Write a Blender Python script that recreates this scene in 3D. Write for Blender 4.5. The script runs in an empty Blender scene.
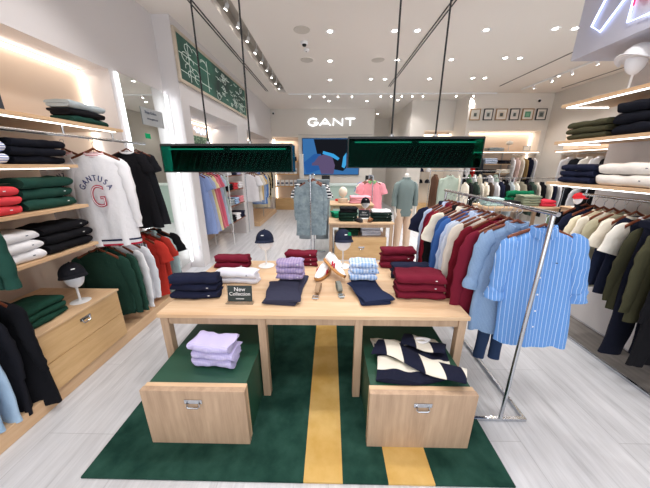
import bpy, bmesh, math, random
from mathutils import Vector, Matrix
R = math.radians
PI = math.pi
scene = bpy.context.scene
col = scene.collection

# ------------------------------------------------------------------ camera
cam_data = bpy.data.cameras.new('camera')
cam_data.sensor_width = 36.0
cam_data.lens = 36.0 * 258.0 / 650.0
cam_data.clip_start = 0.02
cam = bpy.data.objects.new('camera', cam_data)
cam.location = (0, 0, 1.65)
cam.rotation_euler = (R(90 - 17.02), 0, R(1.06))
col.objects.link(cam)
scene.camera = cam

# ------------------------------------------------------------------ world, exposure
world = bpy.data.worlds.new('World')
scene.world = world
world.use_nodes = True
world.node_tree.nodes['Background'].inputs[0].default_value = (0.93, 0.96, 1.0, 1)
world.node_tree.nodes['Background'].inputs[1].default_value = 2.3
scene.view_settings.view_transform = 'Standard'
scene.view_settings.look = 'None'
scene.view_settings.exposure = -0.08
scene.view_settings.gamma = 1.0
scene.view_settings.use_curve_mapping = False

CEIL = 3.52
WARM = (1.0, 0.965, 0.945)


def area(name, loc, size, energy, rot=(0, 0, 0), color=WARM):
    l = bpy.data.lights.new(name, 'AREA')
    l.shape = 'RECTANGLE'
    l.size, l.size_y = size
    l.energy = energy
    l.color = color
    o = bpy.data.objects.new(name, l)
    o.location = loc
    o.rotation_euler = rot
    col.objects.link(o)
    return o


# linear LED light that runs inside the shelving niches
area('niche_light', (-2.52, 1.1, 2.56), (0.06, 3.9), 2.5, (0, 0, 0), (1, .84, .68))
area('niche_light', (-2.6, 5.25, 2.42), (0.08, 2.1), 3, (0, 0, 0), (1, .88, .76))
area('niche_light', (-2.6, 8.2, 2.42), (0.08, 2.2), 3, (0, 0, 0), (1, .88, .76))
area('niche_light', (4.95, 8.25, 2.52), (1.9, 0.08), 3, (0, 0, 0), (1, .86, .72))
area('niche_light', (3.45, 9.0, 2.6), (0.9, 0.08), 6, (0, 0, 0), (1, .86, .72))
area('niche_light', (-1.75, 10.05, 2.52), (0.8, 0.08), 6, (0, 0, 0), (1, .86, .72))


# ------------------------------------------------------------------ colour / materials
def lin(h):
    if isinstance(h, str):
        h = h.lstrip('#')
        c = [int(h[i:i + 2], 16) / 255 for i in (0, 2, 4)]
    else:
        c = list(h)
    return tuple((x / 12.92 if x <= 0.04045 else ((x + 0.055) / 1.055) ** 2.4) for x in c) + (1,)


MATS = {}


def base_mat(key, rough=0.6, metal=0.0, color=(0.8, 0.8, 0.8, 1), **kw):
    m = bpy.data.materials.new(key)
    m.use_nodes = True
    nt = m.node_tree
    b = nt.nodes['Principled BSDF']
    b.inputs['Base Color'].default_value = color
    b.inputs['Roughness'].default_value = rough
    b.inputs['Metallic'].default_value = metal
    for k, v in kw.items():
        b.inputs[k].default_value = v
    return m, nt, b


def coords(nt, scale=(1, 1, 1), kind='Object', rot=(0, 0, 0)):
    tc = nt.nodes.new('ShaderNodeTexCoord')
    mp = nt.nodes.new('ShaderNodeMapping')
    mp.inputs['Scale'].default_value = scale
    mp.inputs['Rotation'].default_value = rot
    nt.links.new(tc.outputs[kind], mp.inputs['Vector'])
    return mp


def noise(nt, vec, scale, detail=4, rough=.5):
    n = nt.nodes.new('ShaderNodeTexNoise')
    n.inputs['Scale'].default_value = scale
    n.inputs['Detail'].default_value = detail
    n.inputs['Roughness'].default_value = rough
    nt.links.new(vec.outputs[0], n.inputs['Vector'])
    return n


def ramp(nt, fac, stops, interp='LINEAR'):
    r = nt.nodes.new('ShaderNodeValToRGB')
    r.color_ramp.interpolation = interp
    els = r.color_ramp.elements
    while len(els) < len(stops):
        els.new(0.5)
    for e, (p, c) in zip(els, stops):
        e.position = p
        e.color = c
    nt.links.new(fac, r.inputs['Fac'])
    return r


def bump(nt, b, height, strength=.2, dist=.01):
    n = nt.nodes.new('ShaderNodeBump')
    n.inputs['Strength'].default_value = strength
    n.inputs['Distance'].default_value = dist
    nt.links.new(height, n.inputs['Height'])
    nt.links.new(n.outputs['Normal'], b.inputs['Normal'])


def plain(hexc, rough=.6, metal=0.0, key=None, **kw):
    key = key or ('paint_%s_%d_%d' % (hexc, rough * 100, metal * 100))
    if key in MATS:
        return MATS[key]
    m, nt, b = base_mat(key, rough, metal, lin(hexc), **kw)
    if metal < .5:
        mp = coords(nt)
        n = noise(nt, mp, 35, 3)
        bump(nt, b, n.outputs['Fac'], .04, .003)
    MATS[key] = m
    return m


def fabric(hexc, kind='plain', hex2='ffffff', scale=60, rough=.95, axis='x'):
    """woven cloth: plain, vertical stripes or checks, as a pattern of the cloth itself"""
    key = 'fabric_%s_%s_%s_%s_%s' % (hexc, kind, hex2, scale, axis)
    if key in MATS:
        return MATS[key]
    m, nt, b = base_mat(key, rough, 0, lin(hexc))
    b.inputs['Sheen Weight'].default_value = .0
    b.inputs['Specular IOR Level'].default_value = .15
    mp = coords(nt)
    n1 = noise(nt, mp, 9, 3)
    n2 = noise(nt, mp, 260, 2)
    add = nt.nodes.new('ShaderNodeMath')
    add.operation = 'MULTIPLY_ADD'
    add.inputs[1].default_value = .12
    nt.links.new(n2.outputs['Fac'], add.inputs[0])
    nt.links.new(n1.outputs['Fac'], add.inputs[2])
    bump(nt, b, add.outputs[0], .5, .02)
    if kind != 'plain':
        w = nt.nodes.new('ShaderNodeTexWave')
        w.wave_type = 'BANDS'
        w.bands_direction = axis.upper()
        w.wave_profile = 'SIN'
        w.inputs['Scale'].default_value = scale
        nt.links.new(mp.outputs[0], w.inputs['Vector'])
        c1, c2 = lin(hexc), lin(hex2)
        if kind == 'pin':
            rp = ramp(nt, w.outputs['Fac'], [(0, c1), (.97, c1), (.995, c2)])
            nt.links.new(rp.outputs[0], b.inputs['Base Color'])
        elif kind == 'stripe':
            rp = ramp(nt, w.outputs['Fac'], [(0, c1), (.53, c1), (.57, c2)])
            nt.links.new(rp.outputs[0], b.inputs['Base Color'])
        elif kind == 'check':
            w2 = nt.nodes.new('ShaderNodeTexWave')
            w2.bands_direction = 'Y' if axis == 'x' else 'X'
            w2.inputs['Scale'].default_value = scale
            nt.links.new(mp.outputs[0], w2.inputs['Vector'])
            a = nt.nodes.new('ShaderNodeMath')
            a.operation = 'ADD'
            nt.links.new(w.outputs['Fac'], a.inputs[0])
            nt.links.new(w2.outputs['Fac'], a.inputs[1])
            h = nt.nodes.new('ShaderNodeMath')
            h.operation = 'MULTIPLY'
            h.inputs[1].default_value = .5
            nt.links.new(a.outputs[0], h.inputs[0])
            rp = ramp(nt, h.outputs[0], [(.2, c1), (.8, c2)])
            nt.links.new(rp.outputs[0], b.inputs['Base Color'])
        elif kind == 'washed':
            nw = noise(nt, mp, scale, 6, .7)
            rp = ramp(nt, nw.outputs['Fac'], [(.35, c1), (.7, c2)])
            nt.links.new(rp.outputs[0], b.inputs['Base Color'])
        elif kind == 'floral':
            v = nt.nodes.new('ShaderNodeTexVoronoi')
            v.inputs['Scale'].default_value = scale
            nt.links.new(mp.outputs[0], v.inputs['Vector'])
            rp = ramp(nt, v.outputs['Distance'], [(.22, c2), (.3, c1)])
            nt.links.new(rp.outputs[0], b.inputs['Base Color'])
    MATS[key] = m
    return m


def wood(key, c1, c2, sc=(1, 1, 1), rough=.45, rot=(0, 0, 0)):
    if key in MATS:
        return MATS[key]
    m, nt, b = base_mat(key, rough)
    b.inputs['Specular IOR Level'].default_value = .3
    mp = coords(nt, sc, rot=rot)
    n = noise(nt, mp, 14, 6, .6)
    n2 = noise(nt, mp, 60, 3, .7)
    mx = nt.nodes.new('ShaderNodeMath')
    mx.operation = 'MULTIPLY_ADD'
    mx.inputs[1].default_value = .35
    nt.links.new(n2.outputs['Fac'], mx.inputs[0])
    nt.links.new(n.outputs['Fac'], mx.inputs[2])
    rp = ramp(nt, mx.outputs[0], [(.45, lin(c1)), (.9, lin(c2))])
    nt.links.new(rp.outputs[0], b.inputs['Base Color'])
    bump(nt, b, mx.outputs[0], .08, .004)
    MATS[key] = m
    return m


def emit(key, hexc, strength):
    if key in MATS:
        return MATS[key]
    m = bpy.data.materials.new(key)
    m.use_nodes = True
    nt = m.node_tree
    nt.nodes.remove(nt.nodes['Principled BSDF'])
    e = nt.nodes.new('ShaderNodeEmission')
    e.inputs[0].default_value = lin(hexc)
    e.inputs[1].default_value = strength
    nt.links.new(e.outputs[0], nt.nodes['Material Output'].inputs[0])
    MATS[key] = m
    return m


OAK = wood('oak_along_x', 'cda984', 'ddc1a0', (.12, 1.6, 1.6))
OAKY = wood('oak_along_y', 'cda680', 'ddbd98', (1.6, .12, 1.6))
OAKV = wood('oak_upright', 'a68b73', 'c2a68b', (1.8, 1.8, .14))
OAKH = wood('oak_cabinet', 'c8a06e', 'dcb888', (1.6, .16, 1.6))
OAKF = wood('oak_cabinet_front', 'c8a06e', 'dcb888', (.14, 1.6, 1.6))
OAKD = wood('oak_deep', 'b98a58', 'cfa272', (1.6, .16, 1.6))
HANGWOOD = wood('dark_hanger_wood', '5a2c1c', '7d4630', (.3, 2, 2), .35)
WALL = plain('d6d2d2', .75, key='painted_plaster_wall')
WALLC = plain('dfd9d1', .8, key='painted_plaster_cream')
CEILM = plain('ebe4dc', .85, key='painted_ceiling')
NICHE = plain('d9c6b4', .8, key='niche_panel')
CHROME = plain('c8ccd2', .14, 1.0, key='chrome')
STEEL = plain('b8babd', .3, 1.0, key='brushed_steel')
BLACK = plain('0c0c0e', .5, key='black_metal')
WHITE = plain('efefef', .4, key='white_gloss')
GREENP = plain('1d4a38', .5, key='green_laminate')
LED = emit('led_strip', 'fff1e2', 5)
LEDW = emit('led_white', 'ffffff', 6)
SPOTE = emit('spot_lens', 'fff8ee', 22)

m, nt, b = base_mat('mirror_glass', .02, 1.0, (.86, .89, .87, 1))
MIRROR = m
m, nt, b = base_mat('green_tinted_glass', .06, 0, lin('3d9484'))
b.inputs['Transmission Weight'].default_value = 1.0
b.inputs['IOR'].default_value = 1.08
GLASSG = m
m, nt, b = base_mat('clear_acrylic', .03, 0, (1, 1, 1, 1))
b.inputs['Transmission Weight'].default_value = 1.0
b.inputs['IOR'].default_value = 1.1
ACRYL = m

# pale streaked floor tiles
m, nt, b = base_mat('pale_plank_floor', .32)
b.inputs['Specular IOR Level'].default_value = .35
mp = coords(nt, (3.4, .22, 1), rot=(0, 0, R(7)))
n = noise(nt, mp, 5, 8, .65)
n2 = noise(nt, mp, 22, 5, .6)
mx = nt.nodes.new('ShaderNodeMath')
mx.operation = 'MULTIPLY_ADD'
mx.inputs[1].default_value = .4
nt.links.new(n2.outputs['Fac'], mx.inputs[0])
nt.links.new(n.outputs['Fac'], mx.inputs[2])
rp = ramp(nt, mx.outputs[0], [(.42, lin('9c9da1')), (.6, lin('bfc0c4')), (.85, lin('d2d3d7'))])
br = nt.nodes.new('ShaderNodeTexBrick')
mp2 = coords(nt, (1, 1, 1))
mp2.inputs['Rotation'].default_value = (0, 0, R(90))
br.inputs['Scale'].default_value = 1.0
br.inputs['Brick Width'].default_value = 1.2
br.inputs['Row Height'].default_value = .6
br.inputs['Mortar Size'].default_value = .0018
br.inputs['Color1'].default_value = (1, 1, 1, 1)
br.inputs['Color2'].default_value = (.94, .94, .94, 1)
br.inputs['Mortar'].default_value = (.72, .72, .72, 1)
nt.links.new(mp2.outputs[0], br.inputs['Vector'])
mul = nt.nodes.new('ShaderNodeMix')
mul.data_type = 'RGBA'
mul.blend_type = 'MULTIPLY'
mul.inputs[0].default_value = 1
nt.links.new(rp.outputs[0], mul.inputs[6])
nt.links.new(br.outputs['Color'], mul.inputs[7])
nt.links.new(mul.outputs[2], b.inputs['Base Color'])
FLOOR = m


def rug_mat(key, c1, c2):
    m, nt, b = base_mat(key, 1.0)
    b.inputs['Specular IOR Level'].default_value = .05
    mp = coords(nt)
    n = noise(nt, mp, 5, 5, .6)
    n2 = noise(nt, mp, 420, 2)
    rp = ramp(nt, n.outputs['Fac'], [(.35, lin(c1)), (.68, lin(c2))])
    nt.links.new(rp.outputs[0], b.inputs['Base Color'])
    bump(nt, b, n2.outputs['Fac'], .8, .006)
    return m


RUGG = rug_mat('green_rug_pile', '1d3c34', '33584d')
RUGY = rug_mat('yellow_rug_pile', 'd4a95c', 'e6c27c')


# ------------------------------------------------------------------ mesh helpers
class MB:
    def __init__(self):
        self.bm = bmesh.new()

    def box(self, x0, x1, y0, y1, z0, z1, bev=0.0, rot=None):
        r = bmesh.ops.create_cube(self.bm, size=1)
        vs = r['verts']
        bmesh.ops.scale(self.bm, vec=(x1 - x0, y1 - y0, z1 - z0), verts=vs)
        if rot is not None:
            bmesh.ops.rotate(self.bm, cent=(0, 0, 0), matrix=rot, verts=vs)
        bmesh.ops.translate(self.bm, vec=((x0 + x1) / 2, (y0 + y1) / 2, (z0 + z1) / 2), verts=vs)
        if bev:
            es = list({e for v in vs for e in v.link_edges})
            bmesh.ops.bevel(self.bm, geom=es, offset=bev, segments=2, affect='EDGES', profile=.6)
        return self

    def tube(self, pts, r, n=8, caps=True, flat=1.0):
        pts = [Vector(p) for p in pts]
        rings = []
        for i, p in enumerate(pts):
            a = pts[max(i - 1, 0)]
            c = pts[min(i + 1, len(pts) - 1)]
            d = (c - a).normalized()
            up = Vector((0, 0, 1)) if abs(d.z) < .95 else Vector((0, 1, 0))
            s = d.cross(up).normalized()
            t = s.cross(d).normalized()
            rr = r[i] if isinstance(r, (list, tuple)) else r
            rings.append([p + s * math.cos(2 * PI * k / n) * rr + t * math.sin(2 * PI * k / n) * rr * flat for k in range(n)])
        self.loft(rings, caps, caps)
        return self

    def loft(self, rings, cap0=True, cap1=True):
        vr = [[self.bm.verts.new(p) for p in ring] for ring in rings]
        n = len(vr[0])
        for a, b_ in zip(vr[:-1], vr[1:]):
            for k in range(n):
                try:
                    self.bm.faces.new((a[k], a[(k + 1) % n], b_[(k + 1) % n], b_[k]))
                except ValueError:
                    pass
        if cap0:
            self.bm.faces.new(list(reversed(vr[0])))
        if cap1:
            self.bm.faces.new(vr[-1])
        return self

    def lathe(self, prof, n=20, cx=0, cy=0):
        rings = []
        for r, z in prof:
            rings.append([Vector((cx + r * math.cos(2 * PI * k / n), cy + r * math.sin(2 * PI * k / n), z)) for k in range(n)])
        self.loft(rings, prof[0][0] > 1e-5, prof[-1][0] > 1e-5)
        return self

    def prism(self, pts, y0, y1):
        """outline in x,z pushed from y0 to y1"""
        a = [self.bm.verts.new((x, y0, z)) for x, z in pts]
        c = [self.bm.verts.new((x, y1, z)) for x, z in pts]
        n = len(pts)
        for k in range(n):
            self.bm.faces.new((a[k], a[(k + 1) % n], c[(k + 1) % n], c[k]))
        self.bm.faces.new(list(reversed(a)))
        self.bm.faces.new(c)
        return self

    def sphere(self, c, r, sc=(1, 1, 1), u=16, v=12):
        rr = bmesh.ops.create_uvsphere(self.bm, u_segments=u, v_segments=v, radius=r)
        bmesh.ops.scale(self.bm, vec=sc, verts=rr['verts'])
        bmesh.ops.translate(self.bm, vec=c, verts=rr['verts'])
        return self

    def xform(self, mat):
        bmesh.ops.transform(self.bm, matrix=mat, verts=self.bm.verts)
        return self

    def mesh(self, name, smooth=False, mat=None):
        bmesh.ops.recalc_face_normals(self.bm, faces=self.bm.faces)
        me = bpy.data.meshes.new(name)
        self.bm.to_mesh(me)
        self.bm.free()
        if smooth:
            me.shade_smooth()
            me.set_sharp_from_angle(angle=R(smooth if smooth is not True else 50))
        me.materials.append(mat)
        return me

    def build(self, name, mat, parent=None, smooth=False):
        me = self.mesh(name, smooth, mat)
        o = bpy.data.objects.new(name, me)
        col.objects.link(o)
        if parent:
            o.parent = parent
        return o


def put(me, name, mat, parent=None, loc=(0, 0, 0), rz=0):
    o = bpy.data.objects.new(name, me)
    col.objects.link(o)
    if mat:
        o.material_slots[0].link = 'OBJECT'
        o.material_slots[0].material = mat
    o.location = loc
    o.rotation_euler.z = rz
    if parent:
        o.parent = parent
    return o


def tag(o, label, cat, group=None):
    o['label'] = label
    o['category'] = cat
    if group:
        o['group'] = group
    return o


def struct(o):
    o['kind'] = 'structure'
    return o


def empty(name, loc=(0, 0, 0), rz=0):
    o = bpy.data.objects.new(name, None)
    o.empty_display_size = .1
    o.location = loc
    o.rotation_euler.z = rz
    col.objects.link(o)
    return o


def sbox(name, mat, *args, bev=0):
    return struct(MB().box(*args, bev=bev).build(name, mat))


def text_mesh(txt, size, extrude=.002, align='CENTER', sx=1.0, outline=0):
    cu = bpy.data.curves.new('text', 'FONT')
    cu.body = txt
    cu.size = size
    cu.extrude = extrude
    cu.align_x = align
    cu.offset = outline
    cu.align_y = 'CENTER'
    o = bpy.data.objects.new('text', cu)
    col.objects.link(o)
    bpy.context.view_layer.update()
    dg = bpy.context.evaluated_depsgraph_get()
    me = bpy.data.meshes.new_from_object(o.evaluated_get(dg))
    bpy.data.objects.remove(o)
    for v in me.vertices:
        v.co.x *= sx
    me.materials.clear()
    me.materials.append(None)
    return me


def text(name, txt, size, mat, loc, rot, parent=None, sx=1.0, extrude=.002, off=0):
    o = put(text_mesh(txt, size, extrude, 'CENTER', sx, off), name, mat, parent, loc)
    o.rotation_euler = rot
    return o


# ------------------------------------------------------------------ room shell
sbox('floor', FLOOR, -3.0, 7.2, -2.0, 12.2, -.1, 0)
# ceiling with a slot for the spotlight trough
TX0, TX1, TY0, TY1 = -1.43, -1.19, 3.5, 7.85
sbox('ceiling', CEILM, -3.0, TX0, -2.0, 12.2, CEIL, CEIL + .1)
sbox('ceiling', CEILM, TX1, 7.2, -2.0, 12.2, CEIL, CEIL + .1)
sbox('ceiling', CEILM, TX0, TX1, -2.0, TY0, CEIL, CEIL + .1)
sbox('ceiling', CEILM, TX0, TX1, TY1, 12.2, CEIL, CEIL + .1)
mbt = MB()
mbt.box(TX0 - .01, TX0, TY0, TY1, CEIL + .1, CEIL + .22)
mbt.box(TX1, TX1 + .01, TY0, TY1, CEIL + .1, CEIL + .22)
mbt.box(TX0 - .01, TX1 + .01, TY0, TY1, CEIL + .22, CEIL + .24)
mbt.box(TX0, TX1, TY0 - .01, TY0, CEIL + .1, CEIL + .22)
mbt.box(TX0, TX1, TY1, TY1 + .01, CEIL + .1, CEIL + .22)
struct(mbt.build('trim_1', plain('b9b2a8', .7)))

# left side: near niche, mirror wall, pier, two far bays
sbox('wall_left', WALL, -2.85, -2.33, -2.0, 3.08, 2.61, CEIL)
sbox('wall_left', NICHE, -2.75, -2.65, -2.0, 3.08, 0, 2.61)
sbox('wall_left', WALL, -2.85, -2.33, 3.08, 4.02, 0, CEIL)
sbox('wall_left', WALL, -2.85, -2.1, 4.02, 4.24, 0, CEIL)
sbox('wall_left', WALL, -2.85, -2.1, 4.24, 6.3, 2.5, CEIL)
sbox('wall_left', NICHE, -2.85, -2.75, 4.24, 6.3, 0, 2.5)
sbox('wall_left', WALL, -2.85, -2.1, 6.3, 7.0, 0, CEIL)
sbox('wall_left', WALL, -2.85, -2.1, 7.0, 9.5, 2.5, CEIL)
sbox('wall_left', NICHE, -2.85, -2.75, 7.0, 9.5, 0, 2.5)
sbox('wall_left', WALL, -2.85, -2.1, 9.5, 9.95, 0, CEIL)
# back: entrance end with screen, bag bay, corridor, cap bay
sbox('wall_back', NICHE, -2.1, -1.15, 10.2, 10.3, 0, 2.62)
sbox('wall_back', WALLC, -2.85, -1.15, 9.95, 10.3, 2.62, CEIL)
sbox('wall_back', WALLC, -2.85, -2.1, 9.95, 10.3, 0, 2.62)
sbox('wall_back', WALLC, -1.15, 1.56, 9.95, 10.3, 0, CEIL)
sbox('wall_back', WALLC, 1.56, 2.6, 12.0, 12.1, 0, CEIL)
sbox('wall_back', WALLC, 1.46, 1.56, 10.3, 12.0, 0, CEIL)
sbox('wall_back', WALLC, 2.5, 2.95, 8.8, 12.0, 0, CEIL)
sbox('wall_back', NICHE, 2.95, 3.95, 9.1, 9.2, 0, 2.68)
sbox('wall_back', WALLC, 2.95, 3.9, 8.8, 9.2, 2.68, CEIL)
sbox('wall_back', WALLC, 3.83, 3.95, 8.0, 9.2, 0, CEIL)
sbox('wall_back', WALLC, 3.95, 6.3, 8.0, 8.4, 2.58, CEIL)
sbox('wall_back', NICHE, 3.95, 5.95, 8.35, 8.45, 0, 2.58)
sbox('wall_back', WALLC, 5.95, 6.3, 8.0, 8.4, 0, 2.58)
# right far wall with two bays
sbox('wall_right', WALLC, 6.1, 6.6, 2.75, 8.0, 2.6, CEIL)
sbox('wall_right', WALLC, 6.1, 6.6, 7.3, 8.0, 0, 2.6)
sbox('wall_right', NICHE, 6.5, 6.6, 5.2, 7.3, 0, 2.6)
sbox('wall_right', WALLC, 6.1, 6.6, 2.75, 5.2, 0, 2.6)
sbox('wall_right', WALLC, 2.75, 6.6, 2.7, 2.8, 0, CEIL) if False else None
# right partition and fascia
sbox('wall_right', WALL, 2.76, 2.92, -2.0, 2.78, 0, CEIL)
sbox('wall_right', plain('b9b9c6', .7), 2.3, 2.76, -2.0, 2.92, 2.6, CEIL)
area('niche_light', (6.35, 6.25, 2.52), (.08, 1.9), 8, (0, 0, 0), (1, .86, .72))

# glowing edges of niches
sbox('trim_2', LED, -2.64, -2.6, -1.9, 3.04, 2.56, 2.58)
sbox('trim_3', LED, -2.64, -2.6, 3.04, 3.06, .2, 2.58)
sbox('trim_4', LED, -2.74, -2.71, 4.3, 6.2, 2.44, 2.46)
sbox('trim_5', LED, -2.74, -2.71, 6.24, 6.26, .2, 2.46)
sbox('trim_6', LED, -2.74, -2.71, 7.06, 9.4, 2.44, 2.46)
sbox('trim_7', LED, 4.0, 5.9, 8.3, 8.33, 2.52, 2.54)
sbox('trim_8', LED, 5.9, 5.92, 8.3, 8.33, .3, 2.54)
sbox('trim_9', LED, -2.06, -2.04, 10.14, 10.17, .3, 2.56)

# low oak platform under the left wall units
pf = MB().box(-2.65, -1.95, -1.5, 3.07, 0, .115, bev=.004).build('platform', OAKY)
tag(pf, 'long low oak platform along the left wall under the hanging clothes', 'platform')


# ------------------------------------------------------------------ ceiling fixtures
DL = [(-.01, 4.52), (.93, 4.52), (1.26, 4.52), (2.25, 4.52), (3.22, 4.5), (3.5, 4.5),
      (-.01, 5.64), (1.24, 5.62), (2.24, 5.62), (3.19, 5.56), (3.46, 5.57), (-.01, 6.77), (.92, 6.73), (1.24, 6.73),
      (2.24, 6.73), (3.2, 6.7), (3.47, 6.7), (-.04, 8.82), (1.12, 8.84), (2.03, 8.73), (1.8, 10.9),
      (0, 3.3), (1.25, 3.3), (2.3, 3.3), (0, 1.9), (1.0, 2.0), (-1.0, 2.0), (-1.6, 2.3), (1.8, 1.9), (0, .6), (-1.2, .7), (1.3, .7),
      (5.0, 6.6), (5.0, 4.6)]
ring_me = MB().lathe([(.045, -.002), (.062, -.006), (.066, 0), (.05, .004)], 20).mesh('ring', 50, WHITE)
lens_me = MB().lathe([(.034, -.0045), (.034, .0)], 18).mesh('lens', 50, SPOTE)
spot_data = {}


def spot(loc, energy, target=None, size=118, blend=.7, color=WARM):
    k = (energy, size, color)
    if k not in spot_data:
        l = bpy.data.lights.new('spot_beam', 'SPOT')
        l.energy = energy
        l.spot_size = R(size)
        l.spot_blend = blend
        l.shadow_soft_size = .05
        l.color = color
        spot_data[k] = l
    o = bpy.data.objects.new('spot_beam', spot_data[k])
    o.location = loc
    if target:
        o.rotation_euler = (Vector(target) - Vector(loc)).to_track_quat('-Z', 'Y').to_euler()
    col.objects.link(o)
    return o


ORD = ['first', 'second', 'third', 'fourth', 'fifth', 'sixth', 'seventh', 'eighth', 'ninth', 'tenth', 'eleventh',
       'twelfth', 'thirteenth', 'fourteenth', 'fifteenth', 'sixteenth', 'seventeenth', 'eighteenth', 'nineteenth',
       'twentieth', 'twenty-first', 'twenty-second', 'twenty-third', 'twenty-fourth', 'twenty-fifth']
ROWN = {4.5: 'nearest row', 5.6: 'second row', 6.7: 'third row', 8.8: 'row by the back wall'}
rowcount = {}
for i, (x, y) in enumerate(DL):
    spot((x, y, CEIL - .03), 52 if y < 7.5 else 26)
    if y < 4:
        if y < 3.2:
            continue
    t = empty('downlight', (x, y, CEIL))
    put(ring_me, 'trim_ring', None, t)
    put(lens_me, 'lens', None, t)
    rn = min(ROWN, key=lambda r: abs(r - y))
    rowcount[rn] = rowcount.get(rn, 0) + 1
    lab = 'recessed round downlight, %s from the left in the %s in view' % (ORD[rowcount[rn] - 1], ROWN[rn])
    if y < 4:
        lab = 'recessed round downlight above the pendants, %s' % ('over the table', 'between the wires', 'over the chrome rack')[[0, 1.25, 2.3].index(x)]
    if y > 10:
        lab = 'recessed round downlight deep in the corridor beside the screen'
    if x == 5.0:
        lab = 'recessed round downlight over the far right corner, %s one' % ('further' if y > 5 else 'nearer')
    tag(t, lab, 'ceiling light', 'recessed downlights in the ceiling')

# small spotlight heads
head_me = MB().lathe([(.02, .0), (.026, -.015), (.026, -.07), (.022, -.07)], 14).mesh('spot_head', 50, WHITE)
face_me = MB().lathe([(.02, -.0705), (.02, -.073)], 14).mesh('lens', 50, SPOTE)


def spot_head(loc, tilt, label, group, energy=0, target=None):
    t = empty('spotlight', loc)
    a = put(head_me, 'spot_head', None, t)
    c = put(face_me, 'lens', None, a)
    a.rotation_euler = tilt
    tag(t, label, 'spotlight', group)
    if loc[2] > CEIL:
        MB().tube([(0, 0, -.005), (0, 0, .129)], .008, 8).build('mount_stem', WHITE, t, True)
    if energy:
        spot((loc[0], loc[1], loc[2] - .1), energy, target, 80)
    return t


for i in range(9):
    y = 4.0 + i * .45
    spot_head((-1.31, y, CEIL + .09), (0, R(28), 0), 'white spotlight in the ceiling trough, %s from the near end' % ORD[i],
              'spotlights in the ceiling trough', 22 if i % 2 == 0 else 0, (-2.3, y + .1, .9))
# ceiling track across the back with spotlights
tk = MB().box(-1.15, 4.5, 7.92, 7.96, CEIL - .03, CEIL).build('track_rail', WHITE)
tag(tk, 'long white lighting track on the ceiling across the store', 'lighting track')
TXs = [-.56, -.17, .21, .59, 1.37, 1.65, 1.94, 2.22, 2.51, 3.4, 3.87]
for i, x in enumerate(TXs):
    spot_head((x, 7.94, CEIL - .03), (R(-28), 0, 0), 'white spotlight on the long track, %s from the left' % ORD[i],
              'spotlights on the ceiling track', 26 if i % 2 == 0 else 0, (x, 9.9, .9))
# side track at right
tk = MB().box(4.9, 4.94, 4.2, 7.6, CEIL - .03, CEIL).build('track_rail', WHITE)
tag(tk, 'short white lighting track on the ceiling at the far right', 'lighting track')
for i in range(6):
    spot_head((4.92, 4.6 + i * .52, CEIL - .03), (0, R(-30), 0), 'white spotlight on the right track, %s from the near end' % ORD[i],
              'spotlights on the right track', 40 if i % 2 else 0, (6.1, 4.8 + i * .5, 1.2))

# black line slots on the ceiling
for x, y0, y1, lab in ((-1.67, 2.2, 7.67, 'pair of thin black ceiling cables at the left'), (1.46, 2.2, 7.28, 'pair of thin black ceiling cables at the right')):
    t = empty('ceiling_cable', (x, y0, CEIL))
    for s in (-.022, .022):
        MB().box(s - .006, s + .006, 0, y1 - y0, -.012, -.002).build('cable', BLACK, t)
    tag(t, lab, 'ceiling cable')
for x, y0, y1, lab in ((4.19, 5.3, 7.33, 'dark linear slot diffuser in the ceiling, nearer the middle'), (5.87, 5.8, 7.53, 'dark linear slot diffuser in the ceiling by the right wall')):
    t = MB().box(x - .014, x + .014, y0, y1, CEIL - .006, CEIL - .001).build('slot_vent', plain('4a4845', .7))
    tag(t, lab, 'vent')
for x, y, lab in ((-.42, 4.47, 'round ceiling speaker grille nearest the camera'), (-.44, 5.59, 'round ceiling speaker grille behind the dome camera'), (.88, 5.61, 'round ceiling speaker grille left of the cable end')):
    t = empty('ceiling_speaker', (x, y, CEIL))
    MB().lathe([(.1, -.004), (.115, -.006), (.12, 0)], 24).build('bezel', plain('c9c2b8', .6), t, 50)
    MB().lathe([(.1, -.003), (.1, 0)], 24).build('grille', plain('aaa49c', .8), t, 50)
    tag(t, lab, 'ceiling speaker', 'ceiling speakers')
t = empty('dome_camera', (-.42, 4.85, CEIL))
MB().lathe([(.06, 0), (.06, -.03), (.05, -.035)], 20).build('housing', WHITE, t, 50)
MB().sphere((0, 0, -.035), .036, (1, 1, .9)).build('dome', plain('121214', .15), t, 50)
tag(t, 'white dome camera with a dark lens on the ceiling', 'camera')
t = empty('smoke_detector', (-.41, 5.12, CEIL))
MB().lathe([(.05, 0), (.05, -.02), (.03, -.035)], 20).build('housing', WHITE, t, 50)
MB().lathe([(.012, -.035), (.008, -.04)], 10).build('sensor', BLACK, t, 50)
tag(t, 'small white smoke detector between the speakers and the camera', 'smoke detector')
t = empty('wall_camera', (-1.98, 9.85, 3.35))
MB().sphere((0, 0, .01), .034, (1, 1, 1)).build('lens_ball', BLACK, t, 50)
MB().box(-.03, .03, 0, .1, .03, .06).build('bracket', WHITE, t)
tag(t, 'small black camera high in the back left corner', 'camera')
t = empty('wall_camera', (5.65, 7.9, 3.3))
MB().sphere((0, 0, .01), .034, (1, 1, 1)).build('lens_ball', BLACK, t, 50)
MB().box(-.03, .03, 0, .1, .03, .06).build('bracket', WHITE, t)
tag(t, 'small black camera high in the far right corner', 'camera')

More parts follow.
